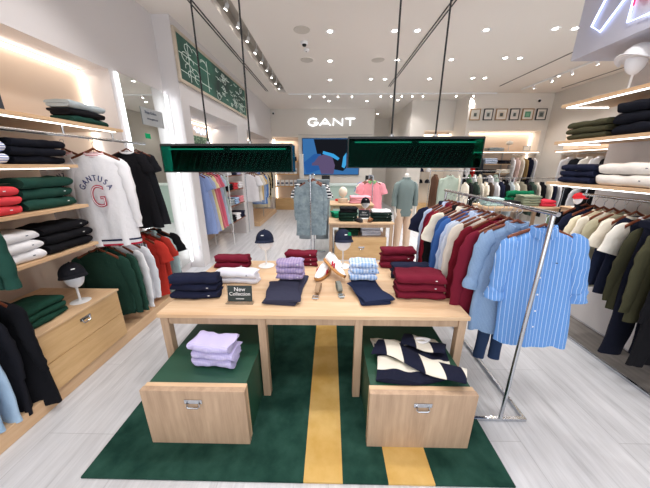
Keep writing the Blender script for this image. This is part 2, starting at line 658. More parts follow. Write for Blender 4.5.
# ------------------------------------------------------------------ green rug
RT = .012
t = empty('rug', (0, 0, 0))
for x0, x1, y0, y1, mm, nm in ((-1.36, -.135, .955, 2.5, RUGG, 'green_field'), (-.135, .078, .955, 2.5, RUGY, 'yellow_stripe'),
                               (.078, .325, .955, 2.5, RUGG, 'green_field'), (.325, .575, .955, 2.5, RUGY, 'yellow_stripe'),
                               (.575, 1.0, .955, 2.5, RUGG, 'green_field')):
    MB().box(x0, x1, y0, y1, .0005, RT, bev=.003 if mm is RUGG and False else 0).build(nm, mm, t)
tag(t, 'dark green rug with two yellow stripes under the front table', 'rug')


# ------------------------------------------------------------------ tables
def table(name, x0, x1, y0, y1, h, xs, label, th=.028, wood_top=OAK):
    t = empty(name, ((x0 + x1) / 2, (y0 + y1) / 2, 0))
    w, d = (x1 - x0) / 2, (y1 - y0) / 2
    cx = (x0 + x1) / 2
    MB().box(-w, w, -d, d, h - th, h, bev=.003).build('tabletop', wood_top, t)
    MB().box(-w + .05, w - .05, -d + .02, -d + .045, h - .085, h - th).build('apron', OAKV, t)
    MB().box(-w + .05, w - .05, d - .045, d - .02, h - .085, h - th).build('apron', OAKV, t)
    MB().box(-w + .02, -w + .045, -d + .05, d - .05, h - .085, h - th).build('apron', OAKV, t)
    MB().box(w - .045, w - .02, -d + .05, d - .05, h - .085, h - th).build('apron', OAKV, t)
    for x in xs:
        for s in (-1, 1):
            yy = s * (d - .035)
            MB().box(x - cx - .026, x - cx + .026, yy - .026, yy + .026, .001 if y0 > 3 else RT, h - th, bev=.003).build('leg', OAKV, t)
    tag(t, label, 'table')
    return t


TH = .70
table('display_table', -1.155, .925, 1.485, 2.5, TH, (-1.115, -.455, .2, .885), 'long pale oak display table standing on the green rug')
table('display_table', -.02, 1.12, 4.38, 5.0, .69, (.02, 1.08), 'oak display table behind the front one, beside the mannequin')
table('display_table', .0, .88, 5.12, 5.75, .9, (.04, .84), 'taller narrow oak table in front of the green counter')
table('display_table', 3.1, 4.5, 5.1, 5.7, .86, (3.14, 4.46), 'oak table of folded clothes in the far right area')


def handle(parent, x, y, z, s=1.0):
    h = empty('handle', (x, y, z))
    h.parent = parent
    MB().box(-.045 * s, .045 * s, -.004, 0, -.012 * s, .012 * s, bev=.001).build('back_plate', CHROME, h)
    MB().tube([(-.03 * s, -.004, .0), (-.03 * s, -.012, -.022 * s), (-.024 * s, -.014, -.03 * s), (.024 * s, -.014, -.03 * s), (.03 * s, -.012, -.022 * s), (.03 * s, -.004, 0)], .0045 * s).build('pull_ring', CHROME, h, True)
    return h


def cube(x0, x1, y0, y1, h, label):
    t = empty('storage_box', ((x0 + x1) / 2, y0, RT))
    w = (x1 - x0) / 2
    d = y1 - y0
    MB().box(-w + .012, w - .012, .066, d, 0, h - .006, bev=.002).build('green_body', GREENP, t)
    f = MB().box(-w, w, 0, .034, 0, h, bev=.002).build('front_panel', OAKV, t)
    MB().box(-w + .003, w - .003, .0365, .066, 0, h - .003, bev=.002).build('edge_board', OAK, t)
    handle(t, 0, -.001, h * .82, 1.15)
    tag(t, label, 'storage box', 'boxes under the front table')
    return t


CH = .405
cube(-1.085, -.48, 1.145, 1.95, CH, 'oak fronted green storage box at the left, holding lilac shirts')
cube(.232, .84, 1.145, 1.95, CH, 'oak fronted green storage box at the right, holding the rugby shirt')
t = empty('storage_box', (.55, 4.42, 0))
MB().box(-.46, .46, .02, .55, .0, .42).build('body', OAKV, t)
MB().box(-.46, .46, .0, .02, .0, .3).build('front_panel', OAKF, t)
MB().box(-.46, .46, .0, .02, .305, .42).build('drawer', OAKF, t)
handle(t, .02, -.001, .24, 1.2)
tag(t, 'oak box with a metal handle under the second table', 'storage box')

# ------------------------------------------------------------------ folded clothes
_fold = {}


def fold_mesh(w, d, h, seed=0):
    """a garment folded in two layers: C-shaped section, front fold at -y"""
    key = (w, d, h, seed)
    if key in _fold:
        return _fold[key]
    rnd = random.Random(seed * 7 + 3)
    ph = [rnd.uniform(0, 6) for _ in range(6)]
    g = h * .05
    q = (h - g) / 2

    def section(sx):
        pts = []
        F, B = -d / 2, d / 2
        for k in range(9):                       # front fold, bottom to top
            a = -PI / 2 - PI * k / 8
            pts.append((F + h / 2 + math.cos(a) * h / 2 * 1.0, h / 2 + math.sin(a) * h / 2))
        for k in range(1, 5):
            pts.append((F + h / 2 + (B - q / 2 - F - h / 2) * k / 5, h))
        for k in range(5):                       # top layer, rear end
            a = PI / 2 - PI * k / 4
            pts.append((B - q / 2 + math.cos(a) * q / 2, h - q / 2 + math.sin(a) * q / 2))
        for k in range(4):
            pts.append((B - q / 2 - (B - q / 2 - F - h * .55) * (k + 1) / 4, q + g))
        pts.append((F + h * .5, h / 2))
        for k in range(4):
            pts.append((F + h * .55 + (B - q / 2 - .01 - F - h * .55) * (k) / 4, q))
        for k in range(5):                       # lower layer, rear end
            a = PI / 2 - PI * k / 4
            pts.append((B - .012 - q / 2 + math.cos(a) * q / 2, q / 2 + math.sin(a) * q / 2))
        for k in range(1, 5):
            pts.append((B - q / 2 + (F + h / 2 - B + q / 2) * k / 5, 0))
        return pts
    NX = 15
    m_ = MB()
    rings = []
    for i in range(NX):
        u = -1 + 2 * i / (NX - 1)
        e = abs(u) ** 16
        x = u * w / 2
        ring = []
        for (y, z) in section(u):
            yy = y * (1 - .03 * e)
            zz = h / 2 + (z - h / 2) * (1 - .16 * e)
            top = z / h
            zz += top * h * .05 * math.sin(3.1 * u + ph[0] + y * 9) + top * h * .05 * math.sin(9 * u + ph[1] + y * 20)
            xx = x + (.008 * math.sin(y * 22 + ph[2] + z * 60) + .004 * math.sin(y * 55 + ph[3])) * abs(u)
            yy += .006 * math.sin(4 * u + ph[4]) + .003 * math.sin(11 * u + ph[5])
            ring.append(Vector((xx, yy, max(zz, 0))))
        rings.append(ring)
    m_.loft(rings)
    me = m_.mesh('folded_cloth', 60, None)
    _fold[key] = me
    return me


emb_me = MB().box(-.007, .007, -.001, .001, -.003, .003, bev=.0008).mesh('emblem', False, WHITE)
POS = {1: [''], 2: ['bottom ', 'top '], 3: ['bottom ', 'middle ', 'top '], 4: ['bottom ', 'second lowest ', 'second highest ', 'top ']}


def stack(x, y, z, w, d, h, n, mat, desc, where, cat='folded shirt', rz=0, name='folded_shirt', emblem=None, seed=0, jit=.008, mats=None):
    """n folded garments one on the other; every one its own object"""
    rnd = random.Random(seed * 31 + int(x * 100) + int(y * 77) + int(z * 13))
    zz = z
    for k in range(n):
        s = (seed + k) % 5
        me = fold_mesh(w, d, h, s)
        r = rz + rnd.uniform(-.04, .04)
        o = put(me, name, mats[k] if mats else mat, None, (x + rnd.uniform(-jit, jit), y + rnd.uniform(-jit, jit), zz + .001), r)
        if emblem:
            put(emb_me, 'emblem', emblem, o, (w * .3, -d / 2 + .0005 + (.0 if h > .045 else .0), h * .56))
        lab = ((POS[n][k] if n > 1 else '') + desc + (' in the stack ' if n > 1 else ' ') + where)
        tag(o, lab, cat, ('stack of ' + desc + ' ' + where) if n > 1 else None)
        zz += h * 1.04


MAROON = fabric('6d1b2e')
NAVY = fabric('1c2036')
NAVYD = fabric('14161f')
BLACKF = fabric('17171b')
GREENF = fabric('254538')
TEALF = fabric('24483f')
WHITEF = fabric('ecebee')
CREAM = fabric('eae2d2')
RED = fabric('c0392f')
CORAL = fabric('d8474e')
OLIVE = fabric('4a4936')
LILAC = fabric('c4bfe0')
SKY = fabric('a9c4e4')
ROYAL = fabric('3a5f9e')
PINK = fabric('e7959c')
SAGE = fabric('a9bcae')
GREYF = fabric('a4acb0')
CHAM = fabric('93b3d8')
DENIM = fabric('70808a', 'washed', '9aa9ae', 12)
JEANS = fabric('2a3a58')
PJEANS = fabric('a9c3dc')
BEIGE = fabric('cdbfa8')
SLATE = fabric('35374a')
YELLOW = fabric('e6d6a6')
EW = plain('e8e8ea', .6, key='embroidery_white')
EK = plain('31405c', .6, key='embroidery_navy')

T = TH
stack(-.99, 1.74, T, .34, .12, .057, 3, NAVY, 'navy folded sweater', 'at the left end of the front table', 'folded sweater', .03, 'folded_sweater', EW, 1)
stack(-.93, 2.33, T, .32, .12, .056, 2, MAROON, 'maroon folded sweater', 'at the back left corner of the front table', 'folded sweater', 0, 'folded_sweater', EW, 2)
stack(-.78, 2.0, T, .34, .13, .052, 2, fabric('e4e6f2'), 'white folded shirt', 'behind the small black sign', 'folded shirt', -.08, 'folded_shirt', EK, 3)
stack(-.27, 2.40, T, .30, .12, .045, 3, MAROON, 'maroon folded sweater', 'behind the lilac checked shirts', 'folded sweater', 0, 'folded_sweater', EW, 4)
stack(.655, 2.36, T, .31, .12, .063, 3, MAROON, 'maroon folded sweater', 'at the back right corner of the front table', 'folded sweater', 0, 'folded_sweater', EW, 1)
stack(.70, 2.11, T, .32, .12, .064, 2, NAVY, 'navy folded sweater', 'between the two maroon stacks', 'folded sweater', -.05, 'folded_sweater', EW, 2)
stack(.67, 1.765, T, .34, .14, .060, 2, MAROON, 'maroon folded sweater', 'at the front right of the front table', 'folded sweater', -.03, 'folded_sweater', EW, 3)
stack(.67, 1.79, T + .127, .34, .2, .062, 1, MAROON, 'maroon sweater with a sloping top', 'topmost at the front right of the table', 'folded sweater', -.05, 'folded_sweater', EW, 4)
LCHK = fabric('b7a6c6', 'check', '9588b4', 14)
BCHK = fabric('dfe8f6', 'check', '8fb2e2', 12)
stack(-.325, 1.97, T + .05, .215, .12, .052, 3, LCHK, 'lilac checked folded shirt', 'lying on the charcoal trousers', 'folded shirt', 0, 'folded_shirt', EW, 2)
stack(.275, 1.98, T + .05, .215, .13, .052, 3, BCHK, 'light blue checked folded shirt', 'lying on the navy trousers', 'folded shirt', 0, 'folded_shirt', EK, 3)
LILK = fabric('c9c3e6', 'check', 'b5aedb', 30)
stack(-.735, 1.39, CH + RT, .27, .15, .056, 3, LILK, 'pale lilac folded shirt', 'on the left storage box', 'folded shirt', -.1, 'folded_shirt', None, 4, .012)


# folded trousers: a bent long slab
def trousers(x, y, z, rz, mat, label, w=.2, l=.5):
    t = empty('folded_trousers', (x, y, z + .001), rz)
    for k, (dx, zz, ll, dr) in enumerate(((.0, 0, l, 0), (-.045, .022, l * .62, .12))):
        rings = []
        for i in range(14):
            v = i / 13
            yy = -l / 2 + v * ll
            hw = w / 2 * (1 + .05 * math.sin(5 * v + k))
            h = .02
            rings.append([Vector((math.cos(a) * hw * (1 if abs(math.cos(a)) < .9 else .99) + dx * v + .006 * math.sin(9 * v), yy, zz + .011 + math.copysign(abs(math.sin(a)) ** .5, math.sin(a)) * .0105)) for a in [2 * PI * j / 16 for j in range(16)]])
        o = MB().loft(rings).build('trouser_leg', mat, t, 60)
        o.rotation_euler.z = dr
    tag(t, label, 'trousers')


trousers(-.33, 1.86, T, -.12, SLATE, 'folded charcoal trousers under the lilac checked shirts', .25, .5)
trousers(.30, 1.88, T, .12, fabric('232c48'), 'folded navy trousers under the light blue checked shirts', .22, .52)


# ------------------------------------------------------------------ rugby shirt on the right box
def drape_sheet():
    nt_ = 26
    m_ = MB()
    pts = {}
    for i in range(nt_):
        for j in range(nt_):
            u, v = i / (nt_ - 1), j / (nt_ - 1)
            x = -.24 + .46 * u + .03 * math.sin(3 * v)
            y = .0 + .38 * v + .05 * u * (1 - v) - .04 * math.sin(PI * u)
            z = .012 + .02 * abs(math.sin(5.5 * u + 3 * v)) + .010 * math.sin(12 * u - 6 * v) ** 2 + .02 * v * (1 - v)
            pts[i, j] = Vector((x, y, z))
    vt = {k: m_.bm.verts.new(p) for k, p in pts.items()}
    vb = {k: m_.bm.verts.new((p.x, p.y, .002)) for k, p in pts.items()}
    for i in range(nt_ - 1):
        for j in range(nt_ - 1):
            m_.bm.faces.new((vt[i, j], vt[i + 1, j], vt[i + 1, j + 1], vt[i, j + 1]))
            m_.bm.faces.new((vb[i, j], vb[i, j + 1], vb[i + 1, j + 1], vb[i + 1, j]))
    for i in range(nt_ - 1):
        for j in (0, nt_ - 1):
            m_.bm.faces.new((vt[i, j], vb[i, j], vb[i + 1, j], vt[i + 1, j]))
            m_.bm.faces.new((vt[j, i], vb[j, i], vb[j, i + 1], vt[j, i + 1]))
    return m_


RUG1 = fabric('1b1e30', 'stripe', 'ddd8cb', 1.35, axis='y')
RUG2 = fabric('1b1e30', 'stripe', 'ddd8cb', 1.5, axis='x')
t = empty('rugby_shirt', (.52, 1.225, CH + RT), -.05)
drape_sheet().build('body', RUG1, t, 60)
rings = []
for i in range(16):
    v = i / 15
    c = Vector((-.22 + .5 * v, .24 - .22 * v + .03 * math.sin(6 * v), .055 + .012 * math.sin(9 * v)))
    hw = .075 - .02 * v
    rings.append([c + Vector((math.cos(a) * hw * .45, math.cos(a) * hw, math.sin(a) * .02)) for a in [2 * PI * k / 14 for k in range(14)]])
MB().loft(rings).build('sleeve', RUG2, t, 60)
rings = []
for i in range(14):
    v = i / 13
    c = Vector((-.02 + .26 * v, .33 - .10 * v, .06 + .01 * math.sin(8 * v)))
    hw = .06 - .015 * v
    rings.append([c + Vector((math.cos(a) * hw * .45, math.cos(a) * hw, math.sin(a) * .018)) for a in [2 * PI * k / 14 for k in range(14)]])
MB().loft(rings).build('sleeve', RUG2, t, 60)
rings = [[Vector((.10 + math.cos(b_) * .05 + math.cos(a) * .02 * math.cos(b_), .30 + math.sin(b_) * .022 + math.cos(a) * .014, .078 + math.sin(a) * .006)) for a in [2 * PI * k / 8 for k in range(8)]] for b_ in [2 * PI * j / 20 for j in range(21)]]
MB().loft(rings, False, False).build('collar', WHITEF, t, 60)
tag(t, 'navy and cream striped rugby shirt spread on the right storage box', 'rugby shirt')

# ------------------------------------------------------------------ cap head forms
_cap = {}


def cap_meshes():
    if _cap:
        return _cap
    rings = []
    for i in range(9):
        a = i / 8 * PI / 2
        r = math.cos(a)
        z = math.sin(a) * .1
        rings.append([Vector((math.cos(t_) * .083 * max(r, .02), math.sin(t_) * .10 * max(r, .02), z)) for t_ in [2 * PI * k / 24 for k in range(24)]])
    _cap['crown'] = MB().loft(rings).mesh('crown', 70, None)
    m_ = MB()
    top, bot = [], []
    N = 13
    grid = []
    for j in range(5):
        row = []
        for i in range(N):
            a = PI + PI * i / (N - 1)
            rr = 1 + j / 4 * (.72 * math.sin(PI * i / (N - 1)) ** .7)
            x = math.cos(a) * .083 * (1 + .02 * j)
            y = math.sin(a) * .098 * rr
            z = .002 - .016 * (j / 4) + .012 * (1 - (x / .083) ** 2) * (1 if j else .6)
            row.append((x, y, z))
        grid.append(row)
    vt = [[m_.bm.verts.new(p) for p in row] for row in grid]
    vb = [[m_.bm.verts.new((p[0], p[1], p[2] - .004)) for p in row] for row in grid]
    for j in range(4):
        for i in range(N - 1):
            m_.bm.faces.new((vt[j][i], vt[j][i + 1], vt[j + 1][i + 1], vt[j + 1][i]))
            m_.bm.faces.new((vb[j][i], vb[j + 1][i], vb[j + 1][i + 1], vb[j][i + 1]))
    for i in range(N - 1):
        m_.bm.faces.new((vt[4][i], vt[4][i + 1], vb[4][i + 1], vb[4][i]))
        m_.bm.faces.new((vt[0][i], vb[0][i], vb[0][i + 1], vt[0][i + 1]))
    for j in range(4):
        m_.bm.faces.new((vt[j][0], vt[j + 1][0], vb[j + 1][0], vb[j][0]))
        m_.bm.faces.new((vt[j][-1], vb[j][-1], vb[j + 1][-1], vt[j + 1][-1]))
    _cap['brim'] = m_.mesh('brim', 60, None)
    _cap['button'] = MB().sphere((0, 0, .101), .006).mesh('button', True, None)
    _cap['logo'] = MB().box(-.012, .012, -.001, .001, -.004, .004).mesh('emblem', False, WHITE)
    return _cap


def cap(loc, rz, mat, label, logo=True, brimmat=None, group=None, tilt=-.12):
    c = cap_meshes()
    t = empty('baseball_cap', loc, rz)
    t.rotation_euler = (tilt, 0, rz)
    cr = put(c['crown'], 'crown', mat, t)
    put(c['brim'], 'brim', brimmat or mat, t)
    put(c['button'], 'button', mat, cr)
    if logo:
        l = put(c['logo'], 'emblem', WHITE, cr, (0, -.087, .055))
        l.rotation_euler.x = R(-32)
    tag(t, label, 'cap', group)
    return t


def headform(loc, label, stem_h=.17, s=1.0):
    t = empty('head_stand', loc)
    MB().lathe([(.075, 0), (.078, .004), (.06, .012), (.012, .018), (.0085, .03), (.0085, stem_h)], 24).build('base', WHITE, t, 60)
    o = MB().sphere((0, 0, stem_h + .09), .1, (.78, .5, 1.0), 24, 18).build('head', plain('f2f4fa', .25, key='glossy_head'), t, True)
    tag(t, label, 'display stand')
    return t


NV = fabric('1e2438')
headform((-.62, 2.36, T), 'white oval head stand with navy cap, left one on front table')
cap((-.62, 2.36, T + .265), .0, NV, 'plain navy baseball cap on the left stand of the front table')
headform((.13, 2.36, T), 'white oval head stand with green badged cap, right on front table')
c = cap((.13, 2.36, T + .275), .25, fabric('20263a'), 'dark navy cap with a green patch, right on the front table')
MB().box(.02, .05, -.085, -.08, .045, .075).build('patch', fabric('1f8a58'), c)
headform((-2.05, 1.86, .57), 'white oval head stand on the left oak cabinet', .14)
cap((-2.05, 1.86, .57 + .245), R(55), fabric('1d1e24'), 'black cap with white lettering on the left oak cabinet')
headform((2.42, 2.42, 2.219), 'white oval head stand with white cap on the highest right shelf', .13)
c = cap((2.42, 2.42, 2.219 + .225), R(-75), fabric('e6e6ea'), 'white cap on the highest right shelf near the neon sign', False)
c.scale = (1.15, 1.15, 1.15)
headform((2.55, 2.2, 2.219), 'white oval head stand with black cap, highest right shelf', .15)
cap((2.55, 2.2, 2.219 + .25), R(-75), BLACKF, 'black cap behind the white cap on the highest right shelf', False)

# ------------------------------------------------------------------ small sign, sneakers, belts
t = empty('table_sign', (-.64, 1.645, T), .0)
MB().box(-.095, .095, -.004, .004, .0, .135).build('acrylic_holder', ACRYL, t)
MB().box(-.097, .097, -.03, .03, 0, .005).build('foot', ACRYL, t)
p_ = MB().box(-.088, .088, -.0065, -.0045, .012, .13).build('sign_card', plain('1c2c2c', .5), t)
text('lettering', 'New', .042, EW, (0, -.0075, .102), (PI / 2, 0, 0), p_, 1, .0005)
text('lettering', 'Collection', .036, EW, (0, -.0075, .068), (PI / 2, 0, 0), p_, 1, .0005)
MB().box(-.03, .03, -.0078, -.007, .03, .034).build('fine_print', EW, p_)
t.rotation_euler.x = R(-8)
tag(t, 'small black sign reading New Collection on the front table', 'sign')


def sneaker(loc, rot, label):
    t = empty('sneaker', loc)
    t.rotation_euler = rot
    L = .29
    N = 16

    def hw(v):
        return .036 + .013 * math.sin(PI * min(1, v * 1.15)) - (.022 * ((v - .8) / .2) ** 2 if v > .8 else 0) - (.014 * ((.12 - v) / .12) ** 2 if v < .12 else 0)
    rs, ru = [], []
    for i in range(N):
        v = i / (N - 1)
        y = -L / 2 + v * L
        w = hw(v) + .004
        lift = .012 * max(0, (v - .75) / .25) ** 2
        rs.append([Vector((math.copysign(abs(math.cos(a)) ** .4, math.cos(a)) * w, y, lift + .013 + math.copysign(abs(math.sin(a)) ** .4, math.sin(a)) * .013)) for a in [2 * PI * k / 16 for k in range(16)]])
        top = .1 if v < .3 else .1 - (v - .3) / .7 * .062
        if v < .1:
            top = .1
        if v > .92:
            top = .04 - (v - .92) * .1
        ru.append([Vector((math.copysign(abs(math.cos(a)) ** .7, math.cos(a)) * (hw(v) - .001) * (1 if math.sin(a) < 0 else (1 - .35 * math.sin(a))), y, lift + .018 + (top - .018) * (.5 + .5 * math.copysign(abs(math.sin(a)) ** .8, math.sin(a))))) for a in [2 * PI * k / 16 for k in range(16)]])
    MB().loft(rs).build('sole', plain('b9854e', .7), t, 60)
    MB().loft(ru).build('upper', plain('efeff0', .5, key='white_leather'), t, 60)
    st = MB()
    for k in range(2):
        st.box(-.0015, .0015, -.03 + k * .03, -.018 + k * .03, -.028, .028, rot=Matrix.Rotation(R(35), 3, 'X'))
    for s in (-1, 1):
        m_ = MB()
        for k in range(2):
            m_.box(s * .047 - .002, s * .047 + .002, -.012 + k * .03, .002 + k * .03, .024, .068, rot=Matrix.Rotation(R(30), 3, 'X'))
        m_.box(s * .0465 - .002, s * .0465 + .002, .0, .03, .04, .05)
        m_.build('side_stripe', fabric('b5233a'), t)
    MB().box(-.018, .018, -.012, .07, .076, .084, bev=.003, rot=Matrix.Rotation(R(-20), 3, 'X')).build('tongue', plain('f4f4f4', .5), t)
    for k in range(4):
        MB().tube([(-.022, -.005 + k * .017, .083 - k * .0062), (0, -.002 + k * .017, .09 - k * .0062), (.022, -.005 + k * .017, .083 - k * .0062)], .0028, 6).build('lace', EW, t)
    MB().lathe([(.022, .098), (.03, .1)], 14, 0, -.1).build('opening', plain('c9c9cc', .8), t)
    tag(t, label, 'shoe', 'pair of white sneakers')


sneaker((-.06, 2.13, T + .004), (0, R(0), R(160)), 'white sneaker with red stripes lying flat under its pair')
sneaker((.035, 2.10, T + .075), (R(-17), R(-28), R(222)), 'white sneaker with red stripes leaning on top of its pair')


def belt(loc, rz, mat, label):
    t = empty('belt', loc, rz)
    rings = []
    N = 30
    pts = []
    for i in range(N + 1):
        a = 2 * PI * i / N * 1.0
        pts.append(Vector((0, .07 * math.cos(a), .032 + .03 * math.sin(a))))
    m_ = MB()
    rr = []
    for i, p in enumerate(pts):
        q = Vector((0, p.y, p.z - .032))
        n_ = Vector((0, q.y / .0049, q.z / .0009)).normalized() * .0022
        rr.append([p + Vector((-.017, 0, 0)) + n_, p + Vector((.017, 0, 0)) + n_, p + Vector((.017, 0, 0)) - n_, p + Vector((-.017, 0, 0)) - n_])
    m_.loft(rr, False, False)
    m_.build('strap', mat, t, 60)
    MB().box(-.014, .014, -.145, -.06, .001, .005).build('strap_end', mat, t)
    b_ = MB()
    b_.tube([(-.022, -.13, .008), (.022, -.13, .008), (.022, -.095, .01), (-.022, -.095, .01), (-.022, -.13, .008)], .0035, 6)
    b_.build('buckle', CHROME, t, True)
    MB().tube([(0, -.095, .012), (0, -.13, .013)], .0022, 6).build('prong', CHROME, t)
    tag(t, label, 'belt')


belt((-.085, 1.83, T), R(-8), plain('a88a6c', .7), 'tan woven belt coiled on the front table')
belt((.075, 1.86, T), R(8), plain('7d8078', .7), 'grey woven belt coiled on the front table')


# ------------------------------------------------------------------ pendant lights
def pendant(x0, x1, y, z0, z1, lab, side):
    cx = (x0 + x1) / 2
    w = (x1 - x0) / 2
    h = z1 - z0
    D = .07
    t = empty('pendant_light', (cx, y, z0))
    f = MB()
    e = .005
    for yy in (-D, D):
        f.box(-w, w, yy - e, yy + e, h - 2 * e, h)
        f.box(-w, w, yy - e * .6, yy + e * .6, 0, e)
        for xx in (-w, w):
            f.box(xx - e * .5, xx + e * .5, yy - e * .5, yy + e * .5, 0, h)
    for xx in (-w, w):
        f.box(xx - e * .5, xx + e * .5, -D, D, 0, e)
    f.box(-w, w, -D, D, h - .006, h + .004)
    f.build('frame', BLACK, t)
    MB().box(-w + e, w - e, -D - .003, -D + .003, e, h - e).build('glass_panel', GLASSG, t)
    MB().box(-w + e, w - e, D - .003, D + .003, e, h - e).build('glass_panel', GLASSG, t)
    for xx in (-w, w):
        MB().box(xx - .003, xx + .003, -D + e, D - e, e, h - e).build('end_glass', GLASSG, t)
    n = 22
    MB().box(-w + e, w - e, .036, .042, e, h - e).build('back_panel', plain('041d1b', .3, key='deep_green_panel'), t)
    for k in range(n):
        xx = -w + .06 + (2 * w - .12) * k / (n - 1)
        MB().box(xx - .0025, xx + .0025, -.03, .035, .012, h - .045, rot=Matrix.Rotation(R(24), 3, 'Y')).build('slat', plain('0d4a44', .25, key='dark_green_slat'), t)
    ln = (2 * w - .1) / 2
    for s in (-1, 1):
        u = s * (ln / 2 + .015)
        MB().box(u - ln / 2 + .01, u + ln / 2 - .01, -.058, -.05, h - .034, h - .026).build('light_tube', emit('tube_green', '4fd8b8', 1.1), t)
        xw = s * .148
        MB().tube([(xw, 0, h), (xw, 0, CEIL - z0)], .006, 6).build('suspension_wire', BLACK, t)
        MB().lathe([(.016, h + .004), (.016, h + .02), (.006, h + .026)], 12, xw, 0).build('wire_clamp', STEEL, t, 50)
        MB().lathe([(.03, CEIL - z0 - .02), (.03, CEIL - z0)], 14, xw, 0).build('ceiling_plate', BLACK, t, 50)
    tag(t, lab, 'pendant light', 'green glass pendants over the front table')
    return t


pendant(-1.16, -.26, 1.93, 1.60, 1.785, 'long dark green glass pendant light over the table, left one', -1)
pendant(.12, 1.01, 1.9, 1.63, 1.825, 'long dark green glass pendant light over the table, right one', 1)


# ------------------------------------------------------------------ hanging garments
_gm = {}


def sup(a, n=2.4):
    c, s = math.cos(a), math.sin(a)
    return math.copysign(abs(c) ** (2 / n), c), math.copysign(abs(s) ** (2 / n), s)


def body_mesh(kind, seed):
    key = ('body', kind, seed)
    if key in _gm:
        return _gm[key]
    rnd = random.Random(seed * 13 + len(kind))
    P = [rnd.uniform(0, 6.28) for _ in range(8)]
    spec = {  # length, shoulder half width, chest, hem
        'sweater': (.66, .225, .245, .225), 'shirt': (.82, .215, .235, .25), 'polo': (.68, .22, .24, .245), 'tee': (.66, .22, .24, .245),
        'dress': (1.05, .16, .19, .30), 'coat': (.98, .225, .25, .28), 'vest': (.62, .19, .235, .235), 'jacket': (.72, .23, .255, .25),
        'overshirt': (.92, .22, .25, .27), 'tall': (.80, .235, .265, .25)}[kind]
    L, ws, wc, wh = spec
    lv = [(0, .075, .028), (-.012, .105, .032), (-.03, .155, .036), (-.048, ws - .02, .036), (-.07, ws, .038), (-.12, ws + .004, .042), (-.2, wc - .005, .045)]
    for k in range(1, 8):
        v = k / 7
        lv.append((-.2 - (L - .2) * v, wc + (wh - wc) * v, .042 + .008 * v))
    if kind == 'sweater':
        lv.insert(-1, (-L + .06, wh + .012, .05))
        lv[-1] = (-L, wh - .015, .036)
    N = 40
    rings = []
    for (z, w, d) in lv:
        g = min(1, max(0, (-z - .1) / (L - .1)))
        ring = []
        for k in range(N):
            a = 2 * PI * k / N
            cx_, sy = sup(a)
            x = cx_ * w
            y = sy * d
            fold = .016 * math.sin(x * 22 + P[0] + z * 2) + .009 * math.sin(x * 47 + P[1] - z * 3) + .006 * math.sin(x * 80 + P[2])
            y += fold * (.15 + .85 * g) * (1.5 if kind in ('dress', 'coat') else 1)
            x += .01 * g * math.sin(z * 9 + P[3])
            zz = z + (.006 * math.sin(x * 30 + P[4]) * g)
            ring.append(Vector((x, y, zz)))
        rings.append(ring)
    last = rings[-1]
    rings.append([Vector((p.x * .96, p.y * .6, p.z + .004)) for p in last])
    rings.append([Vector((p.x * .93, p.y * .5, p.z + .05)) for p in last])
    me = MB().loft(rings).mesh('garment_body', 65, None)
    _gm[key] = (me, spec)
    return _gm[key]


def sleeve_mesh(style, seed, s, ws):
    key = ('sl', style, seed, s, ws)
    if key in _gm:
        return _gm[key]
    rnd = random.Random(seed * 17 + (5 if s > 0 else 0))
    P = [rnd.uniform(0, 6.28) for _ in range(4)]
    if style == 'long':
        path = [(ws - .06, -.078, .055, .032), (ws - .02, -.105, .066, .036), (ws + .01, -.2, .06, .036), (ws + .025, -.32, .052, .034), (ws + .03, -.45, .045, .03), (ws + .03, -.56, .04, .027), (ws + .03, -.60, .033, .024), (ws + .03, -.645, .032, .023)]
    elif style == 'rolled':
        path = [(ws - .055, -.075, .06, .034), (ws - .005, -.10, .075, .038), (ws + .025, -.2, .066, .04), (ws + .045, -.33, .06, .04), (ws + .055, -.41, .058, .042), (ws + .057, -.412, .067, .05), (ws + .064, -.48, .07, .052)]
    else:
        path = [(ws - .055, -.075, .06, .034), (ws - .005, -.10, .078, .038), (ws + .035, -.18, .08, .04), (ws + .06, -.27, .08, .042)]
    rings = []
    N = 18
    # subdivide
    pp = []
    for a, c in zip(path[:-1], path[1:]):
        for k in range(3):
            v = k / 3
            pp.append(tuple(a[j] + (c[j] - a[j]) * v for j in range(4)))
    pp.append(path[-1])
    for i, (x, z, rx, ry) in enumerate(pp):
        a_ = pp[max(i - 1, 0)]
        c_ = pp[min(i + 1, len(pp) - 1)]
        d = Vector((c_[0] - a_[0], 0, c_[1] - a_[1])).normalized()
        nrm = Vector((-d.z, 0, d.x))
        wr = 1 + .09 * math.sin(z * 45 + P[0]) + .05 * math.sin(z * 90 + P[1])
        ring = []
        for k in range(N):
            a = 2 * PI * k / N
            ring.append(Vector((x, .012 * math.sin(z * 8 + P[2]), z)) + nrm * math.cos(a) * rx * wr + Vector((0, math.sin(a) * ry * (1 + .12 * math.sin(z * 60 + a * 2 + P[3])), 0)))
        rings.append(ring)
    last = rings[-1]
    c0 = sum(last, Vector()) / N
    rings.append([c0 + (p - c0) * .85 for p in last])
    rings.append([c0 + (p - c0) * .75 + Vector((0, 0, .03)) for p in last])
    if s < 0:
        rings = [[Vector((-p.x, p.y, p.z)) for p in r] for r in rings]
    me = MB().loft(rings).mesh('sleeve', 65, None)
    _gm[key] = me
    return me


